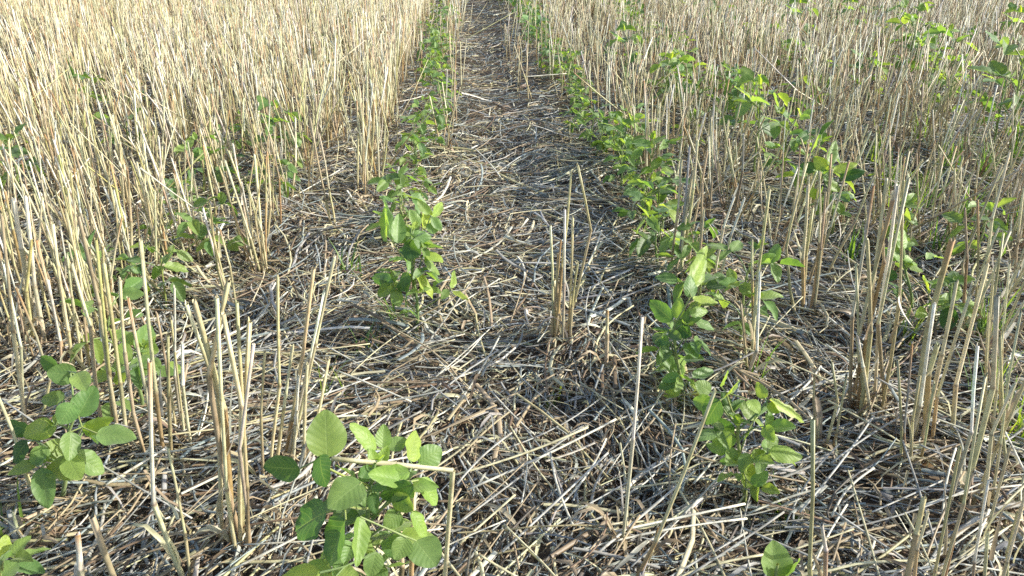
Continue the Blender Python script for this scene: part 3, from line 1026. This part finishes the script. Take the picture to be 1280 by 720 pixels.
R_ = (0.75, -0.3, 0.55)      # blade turned towards the sun on the right
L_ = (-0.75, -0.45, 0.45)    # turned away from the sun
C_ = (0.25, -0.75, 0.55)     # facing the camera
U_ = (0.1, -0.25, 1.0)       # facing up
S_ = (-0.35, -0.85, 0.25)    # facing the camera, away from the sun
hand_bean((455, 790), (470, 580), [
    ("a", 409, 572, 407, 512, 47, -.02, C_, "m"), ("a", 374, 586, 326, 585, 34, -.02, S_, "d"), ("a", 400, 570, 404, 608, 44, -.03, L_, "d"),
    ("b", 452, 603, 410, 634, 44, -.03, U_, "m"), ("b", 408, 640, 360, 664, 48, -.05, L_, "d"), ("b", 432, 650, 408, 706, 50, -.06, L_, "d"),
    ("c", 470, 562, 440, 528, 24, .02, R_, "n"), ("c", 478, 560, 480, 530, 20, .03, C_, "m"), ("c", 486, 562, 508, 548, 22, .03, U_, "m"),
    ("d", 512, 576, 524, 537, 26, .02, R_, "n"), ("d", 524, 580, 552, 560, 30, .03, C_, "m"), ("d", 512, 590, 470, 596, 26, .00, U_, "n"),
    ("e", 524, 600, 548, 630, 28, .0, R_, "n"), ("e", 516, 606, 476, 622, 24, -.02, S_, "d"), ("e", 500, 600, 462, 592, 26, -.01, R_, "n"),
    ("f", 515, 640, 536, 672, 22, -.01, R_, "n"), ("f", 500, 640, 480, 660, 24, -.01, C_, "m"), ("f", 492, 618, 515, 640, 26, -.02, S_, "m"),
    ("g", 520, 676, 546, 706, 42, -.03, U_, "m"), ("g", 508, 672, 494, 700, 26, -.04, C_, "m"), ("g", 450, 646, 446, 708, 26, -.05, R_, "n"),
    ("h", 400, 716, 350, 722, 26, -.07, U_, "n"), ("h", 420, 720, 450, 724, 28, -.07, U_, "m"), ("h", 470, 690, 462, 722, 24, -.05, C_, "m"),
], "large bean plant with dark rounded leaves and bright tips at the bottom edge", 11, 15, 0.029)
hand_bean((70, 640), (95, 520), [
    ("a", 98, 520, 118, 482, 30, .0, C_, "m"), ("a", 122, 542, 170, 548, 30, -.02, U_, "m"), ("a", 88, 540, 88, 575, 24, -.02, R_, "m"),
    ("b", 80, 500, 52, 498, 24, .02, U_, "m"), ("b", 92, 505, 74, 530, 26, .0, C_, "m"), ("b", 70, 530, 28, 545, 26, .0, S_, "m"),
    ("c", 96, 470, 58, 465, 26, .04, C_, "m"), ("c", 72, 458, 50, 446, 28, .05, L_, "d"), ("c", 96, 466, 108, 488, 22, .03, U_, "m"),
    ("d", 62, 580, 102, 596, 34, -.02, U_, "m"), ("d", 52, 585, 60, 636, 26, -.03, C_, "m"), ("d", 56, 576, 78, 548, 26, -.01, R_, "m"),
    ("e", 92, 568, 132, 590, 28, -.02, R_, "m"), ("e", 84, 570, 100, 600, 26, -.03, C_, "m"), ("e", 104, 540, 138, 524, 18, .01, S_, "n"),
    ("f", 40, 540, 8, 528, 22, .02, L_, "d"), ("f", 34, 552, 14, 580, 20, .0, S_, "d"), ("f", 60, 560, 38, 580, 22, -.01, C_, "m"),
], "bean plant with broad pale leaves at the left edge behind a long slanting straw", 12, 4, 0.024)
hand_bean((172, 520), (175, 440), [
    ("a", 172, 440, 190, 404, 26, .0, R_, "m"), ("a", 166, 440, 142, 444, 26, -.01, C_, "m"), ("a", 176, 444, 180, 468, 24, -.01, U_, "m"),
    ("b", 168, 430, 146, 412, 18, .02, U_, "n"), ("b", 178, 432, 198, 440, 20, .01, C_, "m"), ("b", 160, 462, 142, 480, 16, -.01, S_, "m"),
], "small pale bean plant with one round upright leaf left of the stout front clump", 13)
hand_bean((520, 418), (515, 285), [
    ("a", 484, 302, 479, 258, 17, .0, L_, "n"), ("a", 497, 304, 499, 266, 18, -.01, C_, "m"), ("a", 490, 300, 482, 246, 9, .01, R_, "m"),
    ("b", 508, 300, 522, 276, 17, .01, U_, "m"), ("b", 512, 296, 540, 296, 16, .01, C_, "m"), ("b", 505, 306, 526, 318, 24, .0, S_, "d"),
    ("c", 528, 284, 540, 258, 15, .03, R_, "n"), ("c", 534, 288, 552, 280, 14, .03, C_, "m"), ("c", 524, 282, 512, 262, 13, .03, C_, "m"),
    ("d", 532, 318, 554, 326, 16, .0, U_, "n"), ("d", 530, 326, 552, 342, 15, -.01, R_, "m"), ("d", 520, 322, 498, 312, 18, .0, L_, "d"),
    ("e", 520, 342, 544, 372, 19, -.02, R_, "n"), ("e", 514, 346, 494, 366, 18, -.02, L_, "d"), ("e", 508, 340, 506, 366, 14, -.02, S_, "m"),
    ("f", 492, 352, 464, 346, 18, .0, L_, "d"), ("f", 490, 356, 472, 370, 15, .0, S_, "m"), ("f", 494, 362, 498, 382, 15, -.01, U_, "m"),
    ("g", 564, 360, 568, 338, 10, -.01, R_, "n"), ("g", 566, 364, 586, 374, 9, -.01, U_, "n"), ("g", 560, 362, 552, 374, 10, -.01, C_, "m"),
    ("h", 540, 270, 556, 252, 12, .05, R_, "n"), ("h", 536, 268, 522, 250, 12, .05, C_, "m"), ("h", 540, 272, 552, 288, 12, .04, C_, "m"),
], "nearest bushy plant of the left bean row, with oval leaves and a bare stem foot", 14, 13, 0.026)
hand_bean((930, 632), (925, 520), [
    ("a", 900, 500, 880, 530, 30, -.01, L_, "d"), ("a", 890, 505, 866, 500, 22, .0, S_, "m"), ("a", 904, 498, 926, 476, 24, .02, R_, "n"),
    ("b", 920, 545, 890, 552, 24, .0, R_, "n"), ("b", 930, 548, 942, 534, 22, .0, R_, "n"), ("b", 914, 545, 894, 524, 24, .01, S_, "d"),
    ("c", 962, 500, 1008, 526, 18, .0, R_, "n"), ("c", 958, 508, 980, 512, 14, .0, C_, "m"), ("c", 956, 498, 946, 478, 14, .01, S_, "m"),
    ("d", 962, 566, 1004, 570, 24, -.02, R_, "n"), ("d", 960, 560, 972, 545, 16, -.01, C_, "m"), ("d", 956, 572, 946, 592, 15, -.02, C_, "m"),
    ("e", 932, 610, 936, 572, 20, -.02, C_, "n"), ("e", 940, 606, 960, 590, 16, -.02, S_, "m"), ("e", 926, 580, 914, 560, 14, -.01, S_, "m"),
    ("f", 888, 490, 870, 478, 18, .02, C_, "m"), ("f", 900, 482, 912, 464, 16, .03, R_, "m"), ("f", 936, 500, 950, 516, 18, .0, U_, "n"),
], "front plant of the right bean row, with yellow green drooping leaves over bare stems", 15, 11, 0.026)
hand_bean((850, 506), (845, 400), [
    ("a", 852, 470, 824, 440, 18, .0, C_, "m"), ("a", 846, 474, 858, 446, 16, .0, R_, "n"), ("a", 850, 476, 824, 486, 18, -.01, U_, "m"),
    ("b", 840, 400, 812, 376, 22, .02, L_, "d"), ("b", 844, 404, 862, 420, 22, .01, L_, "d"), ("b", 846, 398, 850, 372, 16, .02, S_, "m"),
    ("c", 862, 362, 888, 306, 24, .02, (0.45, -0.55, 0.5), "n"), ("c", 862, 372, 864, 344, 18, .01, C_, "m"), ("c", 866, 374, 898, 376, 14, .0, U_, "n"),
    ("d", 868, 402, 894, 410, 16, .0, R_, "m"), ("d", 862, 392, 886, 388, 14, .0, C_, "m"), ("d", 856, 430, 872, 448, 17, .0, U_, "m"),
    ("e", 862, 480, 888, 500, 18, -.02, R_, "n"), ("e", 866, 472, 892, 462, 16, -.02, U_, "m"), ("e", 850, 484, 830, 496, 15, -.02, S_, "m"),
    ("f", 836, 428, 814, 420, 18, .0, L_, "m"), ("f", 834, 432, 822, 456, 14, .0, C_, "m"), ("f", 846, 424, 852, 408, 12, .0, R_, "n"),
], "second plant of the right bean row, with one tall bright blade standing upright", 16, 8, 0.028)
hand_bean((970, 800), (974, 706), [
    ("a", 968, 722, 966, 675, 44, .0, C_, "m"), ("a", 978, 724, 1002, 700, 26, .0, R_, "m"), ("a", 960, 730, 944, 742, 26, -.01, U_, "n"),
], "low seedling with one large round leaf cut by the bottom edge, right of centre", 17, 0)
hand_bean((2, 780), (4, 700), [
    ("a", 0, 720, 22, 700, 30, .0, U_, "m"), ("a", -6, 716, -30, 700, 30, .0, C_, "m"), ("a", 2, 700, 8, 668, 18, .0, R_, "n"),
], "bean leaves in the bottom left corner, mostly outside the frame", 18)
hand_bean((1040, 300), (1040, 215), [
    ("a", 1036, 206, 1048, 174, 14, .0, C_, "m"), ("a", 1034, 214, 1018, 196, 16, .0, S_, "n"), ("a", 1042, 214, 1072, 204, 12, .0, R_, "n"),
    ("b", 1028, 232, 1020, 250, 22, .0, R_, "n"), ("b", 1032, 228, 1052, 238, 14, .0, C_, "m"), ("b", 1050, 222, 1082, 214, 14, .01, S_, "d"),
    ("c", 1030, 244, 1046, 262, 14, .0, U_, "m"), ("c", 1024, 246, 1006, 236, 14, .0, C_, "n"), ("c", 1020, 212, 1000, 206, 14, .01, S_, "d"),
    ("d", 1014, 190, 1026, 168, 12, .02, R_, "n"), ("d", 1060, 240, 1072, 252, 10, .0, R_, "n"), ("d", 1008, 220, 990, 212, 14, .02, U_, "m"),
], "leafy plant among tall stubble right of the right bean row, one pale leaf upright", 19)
hand_bean((1140, 398), (1130, 310), [
    ("a", 1126, 312, 1130, 286, 16, .0, C_, "n"), ("a", 1122, 318, 1110, 296, 12, .0, C_, "m"), ("a", 1126, 322, 1148, 330, 14, .0, R_, "n"),
    ("b", 1130, 328, 1154, 340, 14, .0, U_, "m"), ("b", 1120, 340, 1106, 350, 14, .0, S_, "d"),
], "small plant with a rounded top leaf right of the dense tan clump", 20)
hand_bean((1184, 432), (1190, 356), [
    ("a", 1160, 366, 1156, 346, 16, .0, R_, "n"), ("a", 1156, 386, 1146, 396, 14, .0, C_, "n"), ("a", 1170, 380, 1180, 366, 12, .0, U_, "n"),
    ("b", 1192, 376, 1196, 346, 17, .0, C_, "m"), ("b", 1204, 378, 1228, 384, 14, .0, R_, "n"), ("b", 1186, 384, 1184, 414, 20, -.01, S_, "d"),
], "small plant with yellow green leaves in front of the leaning stubble at right", 21)

protos = [bean_plan(100 + i, h, n, s, sp) for i, (h, n, s, sp) in enumerate(
    [(0.13, 8, 0.036, 1.0), (0.15, 9, 0.034, 0.9), (0.11, 6, 0.038, 1.0), (0.16, 9, 0.038, 1.0), (0.08, 4, 0.032, 1.0), (0.14, 10, 0.030, 1.1)])]
built = {}
bean_spots = []        # x, y, proto, scale, row id
def bean_line(x0, y0, y1, step, rid, jitter=0.02, prob=1.0, kinds=(0, 1, 2, 3, 5), sc=(0.8, 1.15)):
    y = y0
    while y < y1:
        if rng.random() < prob:
            bean_spots.append((x0 + rng.normal(0, jitter), y, int(rng.choice(kinds)), rng.uniform(*sc), rid))
        y += step * rng.uniform(0.75, 1.3)


bean_line(0.363, 0.94, 1.9, 0.08, "right", 0.024, 1.0, sc=(0.75, 1.1))
bean_line(0.363, 1.92, 3.6, 0.12, "right", 0.030, 0.9, sc=(0.65, 1.1))
bean_line(0.363, 3.6, 6.6, 0.12, "right", 0.030, 1.0, sc=(0.85, 1.2))
bean_line(-0.1075, 1.36, 6.6, 0.15, "left", 0.024, 0.93, sc=(0.65, 1.05))
bean_line(-0.57, 1.14, 6.6, 0.17, "outer left", 0.035, 0.85, kinds=(0, 2, 4), sc=(0.65, 1.05))
bean_line(0.833, 2.10, 6.6, 0.16, "outer right", 0.04, 0.9, sc=(0.9, 1.25))
bean_line(1.303, 2.2, 6.6, 0.22, "far right", 0.05, 0.85, sc=(0.95, 1.3))
bean_line(1.773, 2.6, 6.6, 0.24, "second far right", 0.05, 0.85, sc=(0.95, 1.3))
bean_line(-1.05, 1.8, 6.6, 0.32, "far left", 0.04, 0.6, kinds=(2, 4), sc=(0.7, 0.9))
bean_line(-1.52, 2.4, 6.6, 0.5, "second far left", 0.04, 0.3, kinds=(2, 4), sc=(0.7, 0.9))
bean_line(2.24, 3.2, 6.6, 0.35, "third far right", 0.05, 0.7)
for x_ in (-0.1075, 0.363, 0.833, 1.303, -0.57):
    bean_line(x_, 6.7, 12, 0.3, None, 0.03, 0.9, sc=(1.0, 1.3))
bean_spots += [(0.60, 1.95, 4, 0.9, "stray"), (0.98, 1.62, 4, 0.8, "stray"), (0.62, 2.35, 3, 1.1, "stray"), (0.72, 2.5, 5, 1.2, "stray"), (1.62, 2.55, 3, 1.4, "stray"), (1.55, 2.35, 5, 1.3, "stray"), (1.50, 3.4, 3, 1.4, "stray"), (1.05, 2.3, 2, 1.2, "stray"), (0.68, 2.12, 0, 1.05, "stray")]
ROWWORD = {"right": "bean row right of the track", "left": "bean row left of the track", "outer left": "broken bean row deep in the left stubble",
           "outer right": "second bean row right of the track", "far right": "third bean row right of the track",
           "second far right": "fourth bean row right of the track", "third far right": "fifth bean row right of the track",
           "far left": "second broken row in the left stubble", "second far left": "third broken row in the left stubble",
           "stray": "stubble between the bean rows"}
start_no = {"right": 2, "left": 1}
cnt = {}
far_leaves = []
LOOK = {0: "bushy", 1: "tall leafy", 2: "low broad leaved", 3: "tall spreading", 4: "small", 5: "dense fine leaved"}
for x, y, k, s, rid in sorted(bean_spots, key=lambda b: b[1]):
    p0 = np.array([x, y, float(ground_h(x, y))])
    if rid is None or not in_view(p0 + np.array([0, 0, 0.08]), 0):
        far_leaves.append((p0, k, s)); continue
    rough = y > 3.1
    key = (k, rough)
    if key not in built:
        built[key] = o = build_bean(protos[k], rough=rough)
    else:
        o = copy_tree(built[key])
    o.location = tuple(p0)
    o.scale = (s, s, s)
    o.rotation_euler = (0, 0, rng.uniform(0, 6.28))
    i = cnt[rid] = cnt.get(rid, start_no.get(rid, 0)) + 1
    tag(o, "%s bean plant, %s back in %s" % (LOOK[k], ordinal(i), ROWWORD[rid]), "soybean plant",
        "young soybean plants in the field")
for (px_, py_, k, s, lab), f in zip(SEEDLINGS, SEED_FEET):
    key = (k, False)
    if key not in built:
        built[key] = o = build_bean(protos[k])
    else:
        o = copy_tree(built[key])
    o.location = (f[0], f[1], float(ground_h(f[0], f[1])))
    o.scale = (s, s, s * 1.1)
    o.rotation_euler = (0, 0, rng.uniform(0, 6.28))
    tag(o, lab, "soybean plant", "young soybean plants in the field")
print("bean plants", len(cnt), sum(cnt.values()), "beyond", len(far_leaves))
# the plants past the frame: leaves of the far rows that no one could count
fo = []
for p0, k, s in far_leaves:
    a = rng.uniform(0, 6.28); ca, sa = math.cos(a), math.sin(a)
    Rz = np.array([[ca, -sa, 0], [sa, ca, 0], [0, 0, 1]])
    stem, leaves = protos[k]
    fo.append(((one_tube(stem, np.full(len(stem), 0.002), STEM_G, 4)[0] * s) @ Rz.T + p0, *one_tube(stem, np.full(len(stem), 0.002), STEM_G, 4)[1:]))
    for pet, e, outd, ls, lets in leaves:
        for pos, fr, L, W, fold, droop, sd, col in lets:
            vt, qq, uv = leaflet_geo(L, W, fold, droop, sd, nu=2, nv=5)
            fo.append((((vt @ fr.T + pos) * s) @ Rz.T + p0, qq, np.tile(col, (len(vt), 1))))
V, Q, C = merge(fo)
tag(link("far_foliage", make_mesh("far_foliage", V, Q, C), M_FOLIAGE), kind="stuff",
    label="green bean foliage running on along the rows in the distance", cat="foliage")

# ---------------------------------------------------------------- green grass
GR = [np.array([0.14, 0.26, 0.05]), np.array([0.20, 0.32, 0.06]), np.array([0.10, 0.20, 0.06])]
def grass_tuft(px, py, n, h, label):
    b = at(px, py); b[2] = float(ground_h(b[0], b[1]))
    a = rng.uniform(0, 6.28, n); k = 6; t = np.linspace(0, 1, k)
    n = int(n * 1.5); a = rng.uniform(0, 6.28, n)
    L = h * 1.2 * rng.uniform(0.6, 1.15, n)
    outw = rng.uniform(0.1, 0.6, n)
    P = np.stack([(np.cos(a) * outw * L)[:, None] * t ** 1.8 + rng.normal(0, .010, n)[:, None],
                  (np.sin(a) * outw * L)[:, None] * t ** 1.8 + rng.normal(0, .010, n)[:, None],
                  (L[:, None]) * (t - 0.25 * outw[:, None] * t ** 2)], -1)
    W = rng.uniform(0.0010, 0.0022, n)[:, None] * (1 - t[None, :] ** 2 * 0.95)
    wd = np.stack([-np.sin(a), np.cos(a), np.zeros(n)], -1)
    o = link("grass_tuft", make_mesh("grass_tuft", *ribbons(P, W, wd, pick(n, GR, [1, 1, 1]), cup=0.3)), M_GRASS, loc=tuple(b))
    tag(o, label, "grass", "green grass tufts among the stubble")
for a_ in [
    (500, 408, 9, 0.06, "thin yellow green grass at the foot of the nearest left row bean plant"),
    (410, 500, 5, 0.09, "two or three green grass blades beside the splayed grey stalks"),
    (440, 350, 7, 0.07, "sparse grass left of the nearest left row bean plant"),
    (1010, 420, 0, 0.07, ""),
    (975, 640, 7, 0.035, "tiny bright green grass shoots right of the front right bean plant"),
    (945, 480, 5, 0.07, "single bright grass spray above the front right bean plant"),
    (1150, 270, 16, 0.10, "tall grass tuft in shade left of the bare patch at right"),
    (1200, 285, 18, 0.09, "dense dark green grass tuft by the shaded patch at right"),
    (1110, 240, 14, 0.10, "grass growing among the stubble behind the dense tan clump"),
    (1240, 520, 12, 0.10, "light green grass between the slanting stalks at the right edge"),
    (1262, 300, 14, 0.08, "grass tuft at the right edge beside the shaded straw patch"),
    (1060, 330, 8, 0.08, "sparse grass in front of the leafy plant in the right stubble"),
    (20, 690, 6, 0.05, "short grass blades in the bottom left corner"),
    (1170, 330, 10, 0.08, "thin grass behind the small rounded bean plant at right"),
    (1120, 300, 16, 0.11, "loose green grass left of the small round topped bean plant"),
    (1090, 215, 16, 0.12, "grass rising among far right stubble behind the leafy right plant"),
    (1180, 225, 20, 0.12, "broad grass tuft behind the shaded patch at right"),
    (1225, 240, 16, 0.10, "grass between two stalks near the upper right edge"),
    (1265, 215, 16, 0.12, "tall green grass touching the right edge up high"),
    (1145, 190, 14, 0.12, "grass blades in far right stubble under the white slanting straw"),
    (1130, 440, 9, 0.07, "low green grass under the leaning brown clump at right"),
    (1225, 440, 14, 0.10, "bright grass beside the pair of tall tan stalks"),
    (1262, 560, 14, 0.09, "grass low at the right edge under the slanting stalks"),
    (460, 440, 9, 0.05, "low grass wisps in front of the nearest left row bean plant"),
    (690, 500, 5, 0.03, "tiny grass sprouts in the middle of the track"),
]:
    if a_[2]: grass_tuft(*a_)

# ---------------------------------------------------------------- single straws lying on top of the mat
def single_straw(p0, p1, rr, col, label, bend=0.0, mid=None):
    p0, p1 = np.array(p0), np.array(p1)
    L = np.linalg.norm(p1 - p0)
    k = 8
    t = np.linspace(0, 1, k)
    if mid is None:
        P = p0 + np.outer(t, p1 - p0)
        side = norm(np.cross(p1 - p0, [0, 0, 1.0]))
        P = P + side[None, :] * (np.sin(t * math.pi) * bend * L)[:, None]
    else:
        mid = np.array(mid)
        P = np.concatenate([p0 + np.outer(np.linspace(0, 1, 5), mid - p0), mid + np.outer(np.linspace(0.06, 1, 5), p1 - mid)])
        k = len(P)
    rel = P.mean(0); rel[2] = P[:, 2].min()
    R = rr * (1 + 0.06 * np.sin(np.arange(k) * 2.1))
    C = np.tile(col, (k, 1))
    nd_ = int(rng.integers(2, k - 2)); C[nd_] = C[nd_] * 0.6; R[nd_] *= 1.18
    # hollow cut ends
    d0, d1 = norm(P[1] - P[0]), norm(P[-1] - P[-2])
    P = np.concatenate([[P[0] + d0 * rr * 3], [P[0]], P, [P[-1]], [P[-1] - d1 * rr * 3]])
    R = np.concatenate([[R[0] * .55, R[0] * .7], R, [R[-1] * .7, R[-1] * .55]])
    C = np.concatenate([C[:1], C[:1], C, C[-1:], C[-1:]])
    if mid is not None:
        # a folded stalk: two tubes meeting at the fold
        v, q, c = merge([tubes(P[None, :7] - rel, R[None, :7], C[None, :7], 7), tubes(P[None, 6:] - rel, R[None, 6:], C[None, 6:], 7)])
    else:
        v, q, c = tubes(P[None] - rel, R[None], C[None], 7, flat=np.array([0.75]), phi=np.array([0.0]))
    o = link("fallen_straw", make_mesh("fallen_straw", v, q, c), M_LITTER, loc=tuple(rel))
    tag(o, label, "straw", "single straws lying on the mat")


def zp(px, py, z):
    return at(px, py, z)


HANDSTRAW = [
    (0, 498, .10, 240, 648, .035, 2.0, GREY * 1.2, "long thin straw slanting across the left edge bean plant down to the lone yellow stalk"),
    (132, 606, .035, 208, 560, .045, 3.2, PALE, "pale thick straw lying right of the broad leaved left edge plant"),
    (418, 462, .045, 514, 502, .03, 2.6, PALE, "cream straw lying in the shade below the splayed grey stalks"),
    (440, 338, .06, 515, 408, .03, 2.0, CREAM, "slanting straw leaning on the foot of the nearest left row bean plant"),
    (560, 596, .03, 735, 534, .045, 3.0, CREAM, "long cream straw with an ochre patch crossing the track front"),
    (585, 612, .03, 770, 524, .04, 3.0, PALE, "bright straw parallel below the ochre patched one in the track front"),
    (570, 656, .03, 650, 596, .035, 2.4, GREY * 1.3, "grey straw beside the front bean plant pointing up the track"),
    (628, 690, .03, 760, 566, .045, 2.6, GREY * 1.4, "long grey straw running from the bottom middle up to the right"),
    (688, 566, .045, 716, 656, .03, 2.6, PALE * .9, "short bleached straw standing across the front track straws"),
    (718, 640, .03, 860, 560, .035, 1.8, GREY * 1.2, "faint grey straw between the track and the front right bean plant"),
    (600, 694, .045, 648, 722, .03, 2.6, CREAM, "ochre straw with a cut end at the bottom middle edge"),
    (572, 720, .02, 600, 692, .045, 2.4, TAN, "tan straw propped under the ochre one at the bottom middle edge"),
    (1032, 430, .05, 1132, 506, .03, 3.0, PALE, "thick pale straw crossing the foot of the dense tan clump"),
    (905, 470, .03, 962, 395, .05, 2.4, CREAM, "cream straw leaning right behind the front right bean plant"),
    (1045, 520, .03, 1080, 436, .06, 2.4, PALE, "pale straw propped left of the dense tan clump"),
    (1000, 640, .03, 1092, 520, .05, 2.4, GREY * 1.4, "grey straw slanting up right from the upright cream stalk"),
    (985, 494, .03, 1078, 466, .045, 3.0, PALE, "bleached straw lying flat left of the thick crossing straw"),
    (1170, 138, .10, 1222, 196, .03, 3.6, PALE, "white straw slanting down in the upper right stubble"),
    (1194, 206, .08, 1284, 262, .03, 3.2, PALE, "pale straw slanting towards the right edge above the shaded patch"),
    (1240, 400, .09, 1284, 476, .04, 2.4, TAN * 1.2, "tan straw sloping down at the right edge"),
    (355, 252, .03, 432, 208, .05, 3.0, PALE, "long pale straw lying in the gap left of the left bean row"),
    (594, 186, .05, 626, 222, .03, 3.2, PALE, "short white straw pointing down the middle of the upper track"),
    (622, 216, .03, 650, 196, .04, 2.8, GREY * 1.4, "short grey straw meeting the white one in the upper track"),
    (664, 229, .04, 704, 236, .04, 3.0, PALE, "pale straw lying crosswise behind the ragged papery clump"),
    (510, 176, .05, 552, 184, .05, 2.6, CREAM, "cream straw lying crosswise through the left bean row"),
    (655, 96, .10, 708, 92, .10, 4.0, PALE, "pale straw lying level over the right bean row at the top"),
    (724, 350, .03, 752, 288, .06, 2.6, PALE, "bleached straw leaning right behind the short grey stub"),
    (735, 330, .04, 766, 374, .03, 2.6, GREY * 1.4, "grey straw falling right toward the right bean row"),
    (600, 360, .03, 646, 346, .035, 2.6, CREAM, "short cream straw lying left of the ragged papery clump"),
    (560, 388, .03, 625, 348, .035, 2.4, PALE * .9, "bleached straw running to the ragged clump from the left bean row"),
    (800, 420, .04, 826, 395, .03, 2.0, CREAM, "thin cream straw against the second right row bean plant"),
    (300, 480, .03, 400, 430, .05, 1.8, CREAM, "thin straw behind the stout front clump pointing at the splayed stalks"),
    (20, 556, .02, 96, 500, .05, 1.8, TAN, "tan straw behind the leaves of the left edge plant"),
    (860, 720, .03, 980, 640, .045, 2.2, GREY, "grey straw under the front right bean plant"),
    (330, 640, .02, 420, 600, .03, 2.4, TAN, "tan straw under the dark leaves of the front bean plant"),
    (960, 330, .04, 925, 420, .03, 2.2, CREAM, "cream straw leaning beside the very tall slim stalk"),
    (1090, 640, .03, 1180, 600, .03, 2.0, GREY * 1.3, "grey straw lying behind the thick ochre stub"),
    (1195, 560, .05, 1178, 650, .02, 2.4, PALE, "bleached straw hanging beside the tall tan pair"),
]
for x0, y0, z0, x1, y1, z1, rmm, col, label in HANDSTRAW:
    a, b = at(x0, y0, z0), at(x1, y1, z1)
    single_straw(a, b, rmm / 2000, col, label, rng.normal(0, 0.02))
# the folded stalk over the front bean plant: foot in the soil, bent flat to the left
b = at(552, 700 + 70); b[2] = float(ground_h(b[0], b[1])) - .003
hf = np.array([_sy, _cy, 0.0]); yb = np.dot(b - CP, hf)
def on_plane(px, py, off=0.0):
    d = ray(px, py); return CP + d * ((yb + off) / np.dot(d, hf))
single_straw(b, on_plane(414, 573, -0.02), 0.0021, CREAM * 1.05, "cream stalk rising beside the front bean plant and snapped flat over its leaves", mid=on_plane(566, 588))

DIRW = [(0, "lying crosswise"), (30, "pointing up right"), (75, "pointing up the field"), (115, "pointing up left"), (155, "lying crosswise")]
ANCH = [((640, 560), "in the open track front"), ((620, 420), "right of the nearest left row plant"), ((620, 300), "in the track before the papery clump"),
        ((610, 200), "in the upper track"), ((430, 400), "left of the nearest left row bean plant"), ((200, 650), "in the bottom left straw"),
        ((400, 480), "around the splayed grey stalks"), ((760, 600), "left of the front right bean plant"), ((1060, 600), "right of the front right bean plant"),
        ((990, 440), "before the dense tan clump"), ((760, 420), "left of the second right row plant"), ((1200, 680), "in the bottom right corner"),
        ((1220, 300), "in the shaded patch at right"), ((660, 700), "along the bottom middle edge"), ((850, 700), "along the bottom edge right of centre"),
        ((360, 300), "in the gap behind the splayed stalks"), ((640, 120), "high up in the track"), ((120, 620), "beside the left edge plant")]
made = 0
tries = 0
seen_labels = {}
while made < 225 and tries < 6000:
    tries += 1
    px, py = rng.uniform(-10, 1290), 720 - 640 * rng.random() ** 1.15
    if px < 380 and py < 420: continue
    if px > 800 and py < 280: continue
    if py < 250 and not (560 < px < 720): continue
    c = at(px, py, 0.035)
    L = rng.uniform(0.07, 0.20)
    an = rng.normal(38, 26) if rng.random() < 0.45 else rng.uniform(0, 180)
    a = rad(an % 180)
    d = np.array([math.cos(a), math.sin(a), 0]) * L / 2
    gz = float(ground_h(c[0], c[1]))
    z = 0.030 + rng.uniform(0, 0.016) + gz
    tl = rng.normal(0, 0.010)
    p0 = np.array([c[0], c[1], z - abs(tl)]) - d; p1 = np.array([c[0], c[1], z + abs(tl)]) + d
    ci = int(rng.choice(5, p=[.28, .26, .2, .2, .06]))
    col = [PALE, CREAM, GREY * 1.25, TAN, BROWN * 1.3][ci] * rng.uniform(.85, 1.1)
    cw = ["bleached", "cream", "grey", "tan", "dark brown"][ci]
    lw = "short" if L < .11 else "long" if L > .16 else "medium"
    dw = [w for g, w in DIRW if (an % 180) >= g - 15][-1] if (an % 180) < 165 else "lying crosswise"
    aw = min(ANCH, key=lambda q: (q[0][0] - px) ** 2 + (q[0][1] - py) ** 2)[1]
    rmm = rng.uniform(1.4, 2.9)
    tw = "thin" if rmm < 1.9 else "thick" if rmm > 2.5 else ""
    label = " ".join(("%s %s %s straw %s %s" % (lw, tw, cw, dw, aw)).split())
    if label in seen_labels: continue
    seen_labels[label] = 1
    single_straw(p0, p1, rmm / 2000, col, label, rng.normal(0, 0.03))
    made += 1
print("straws", made, "objects", len(scene.objects))
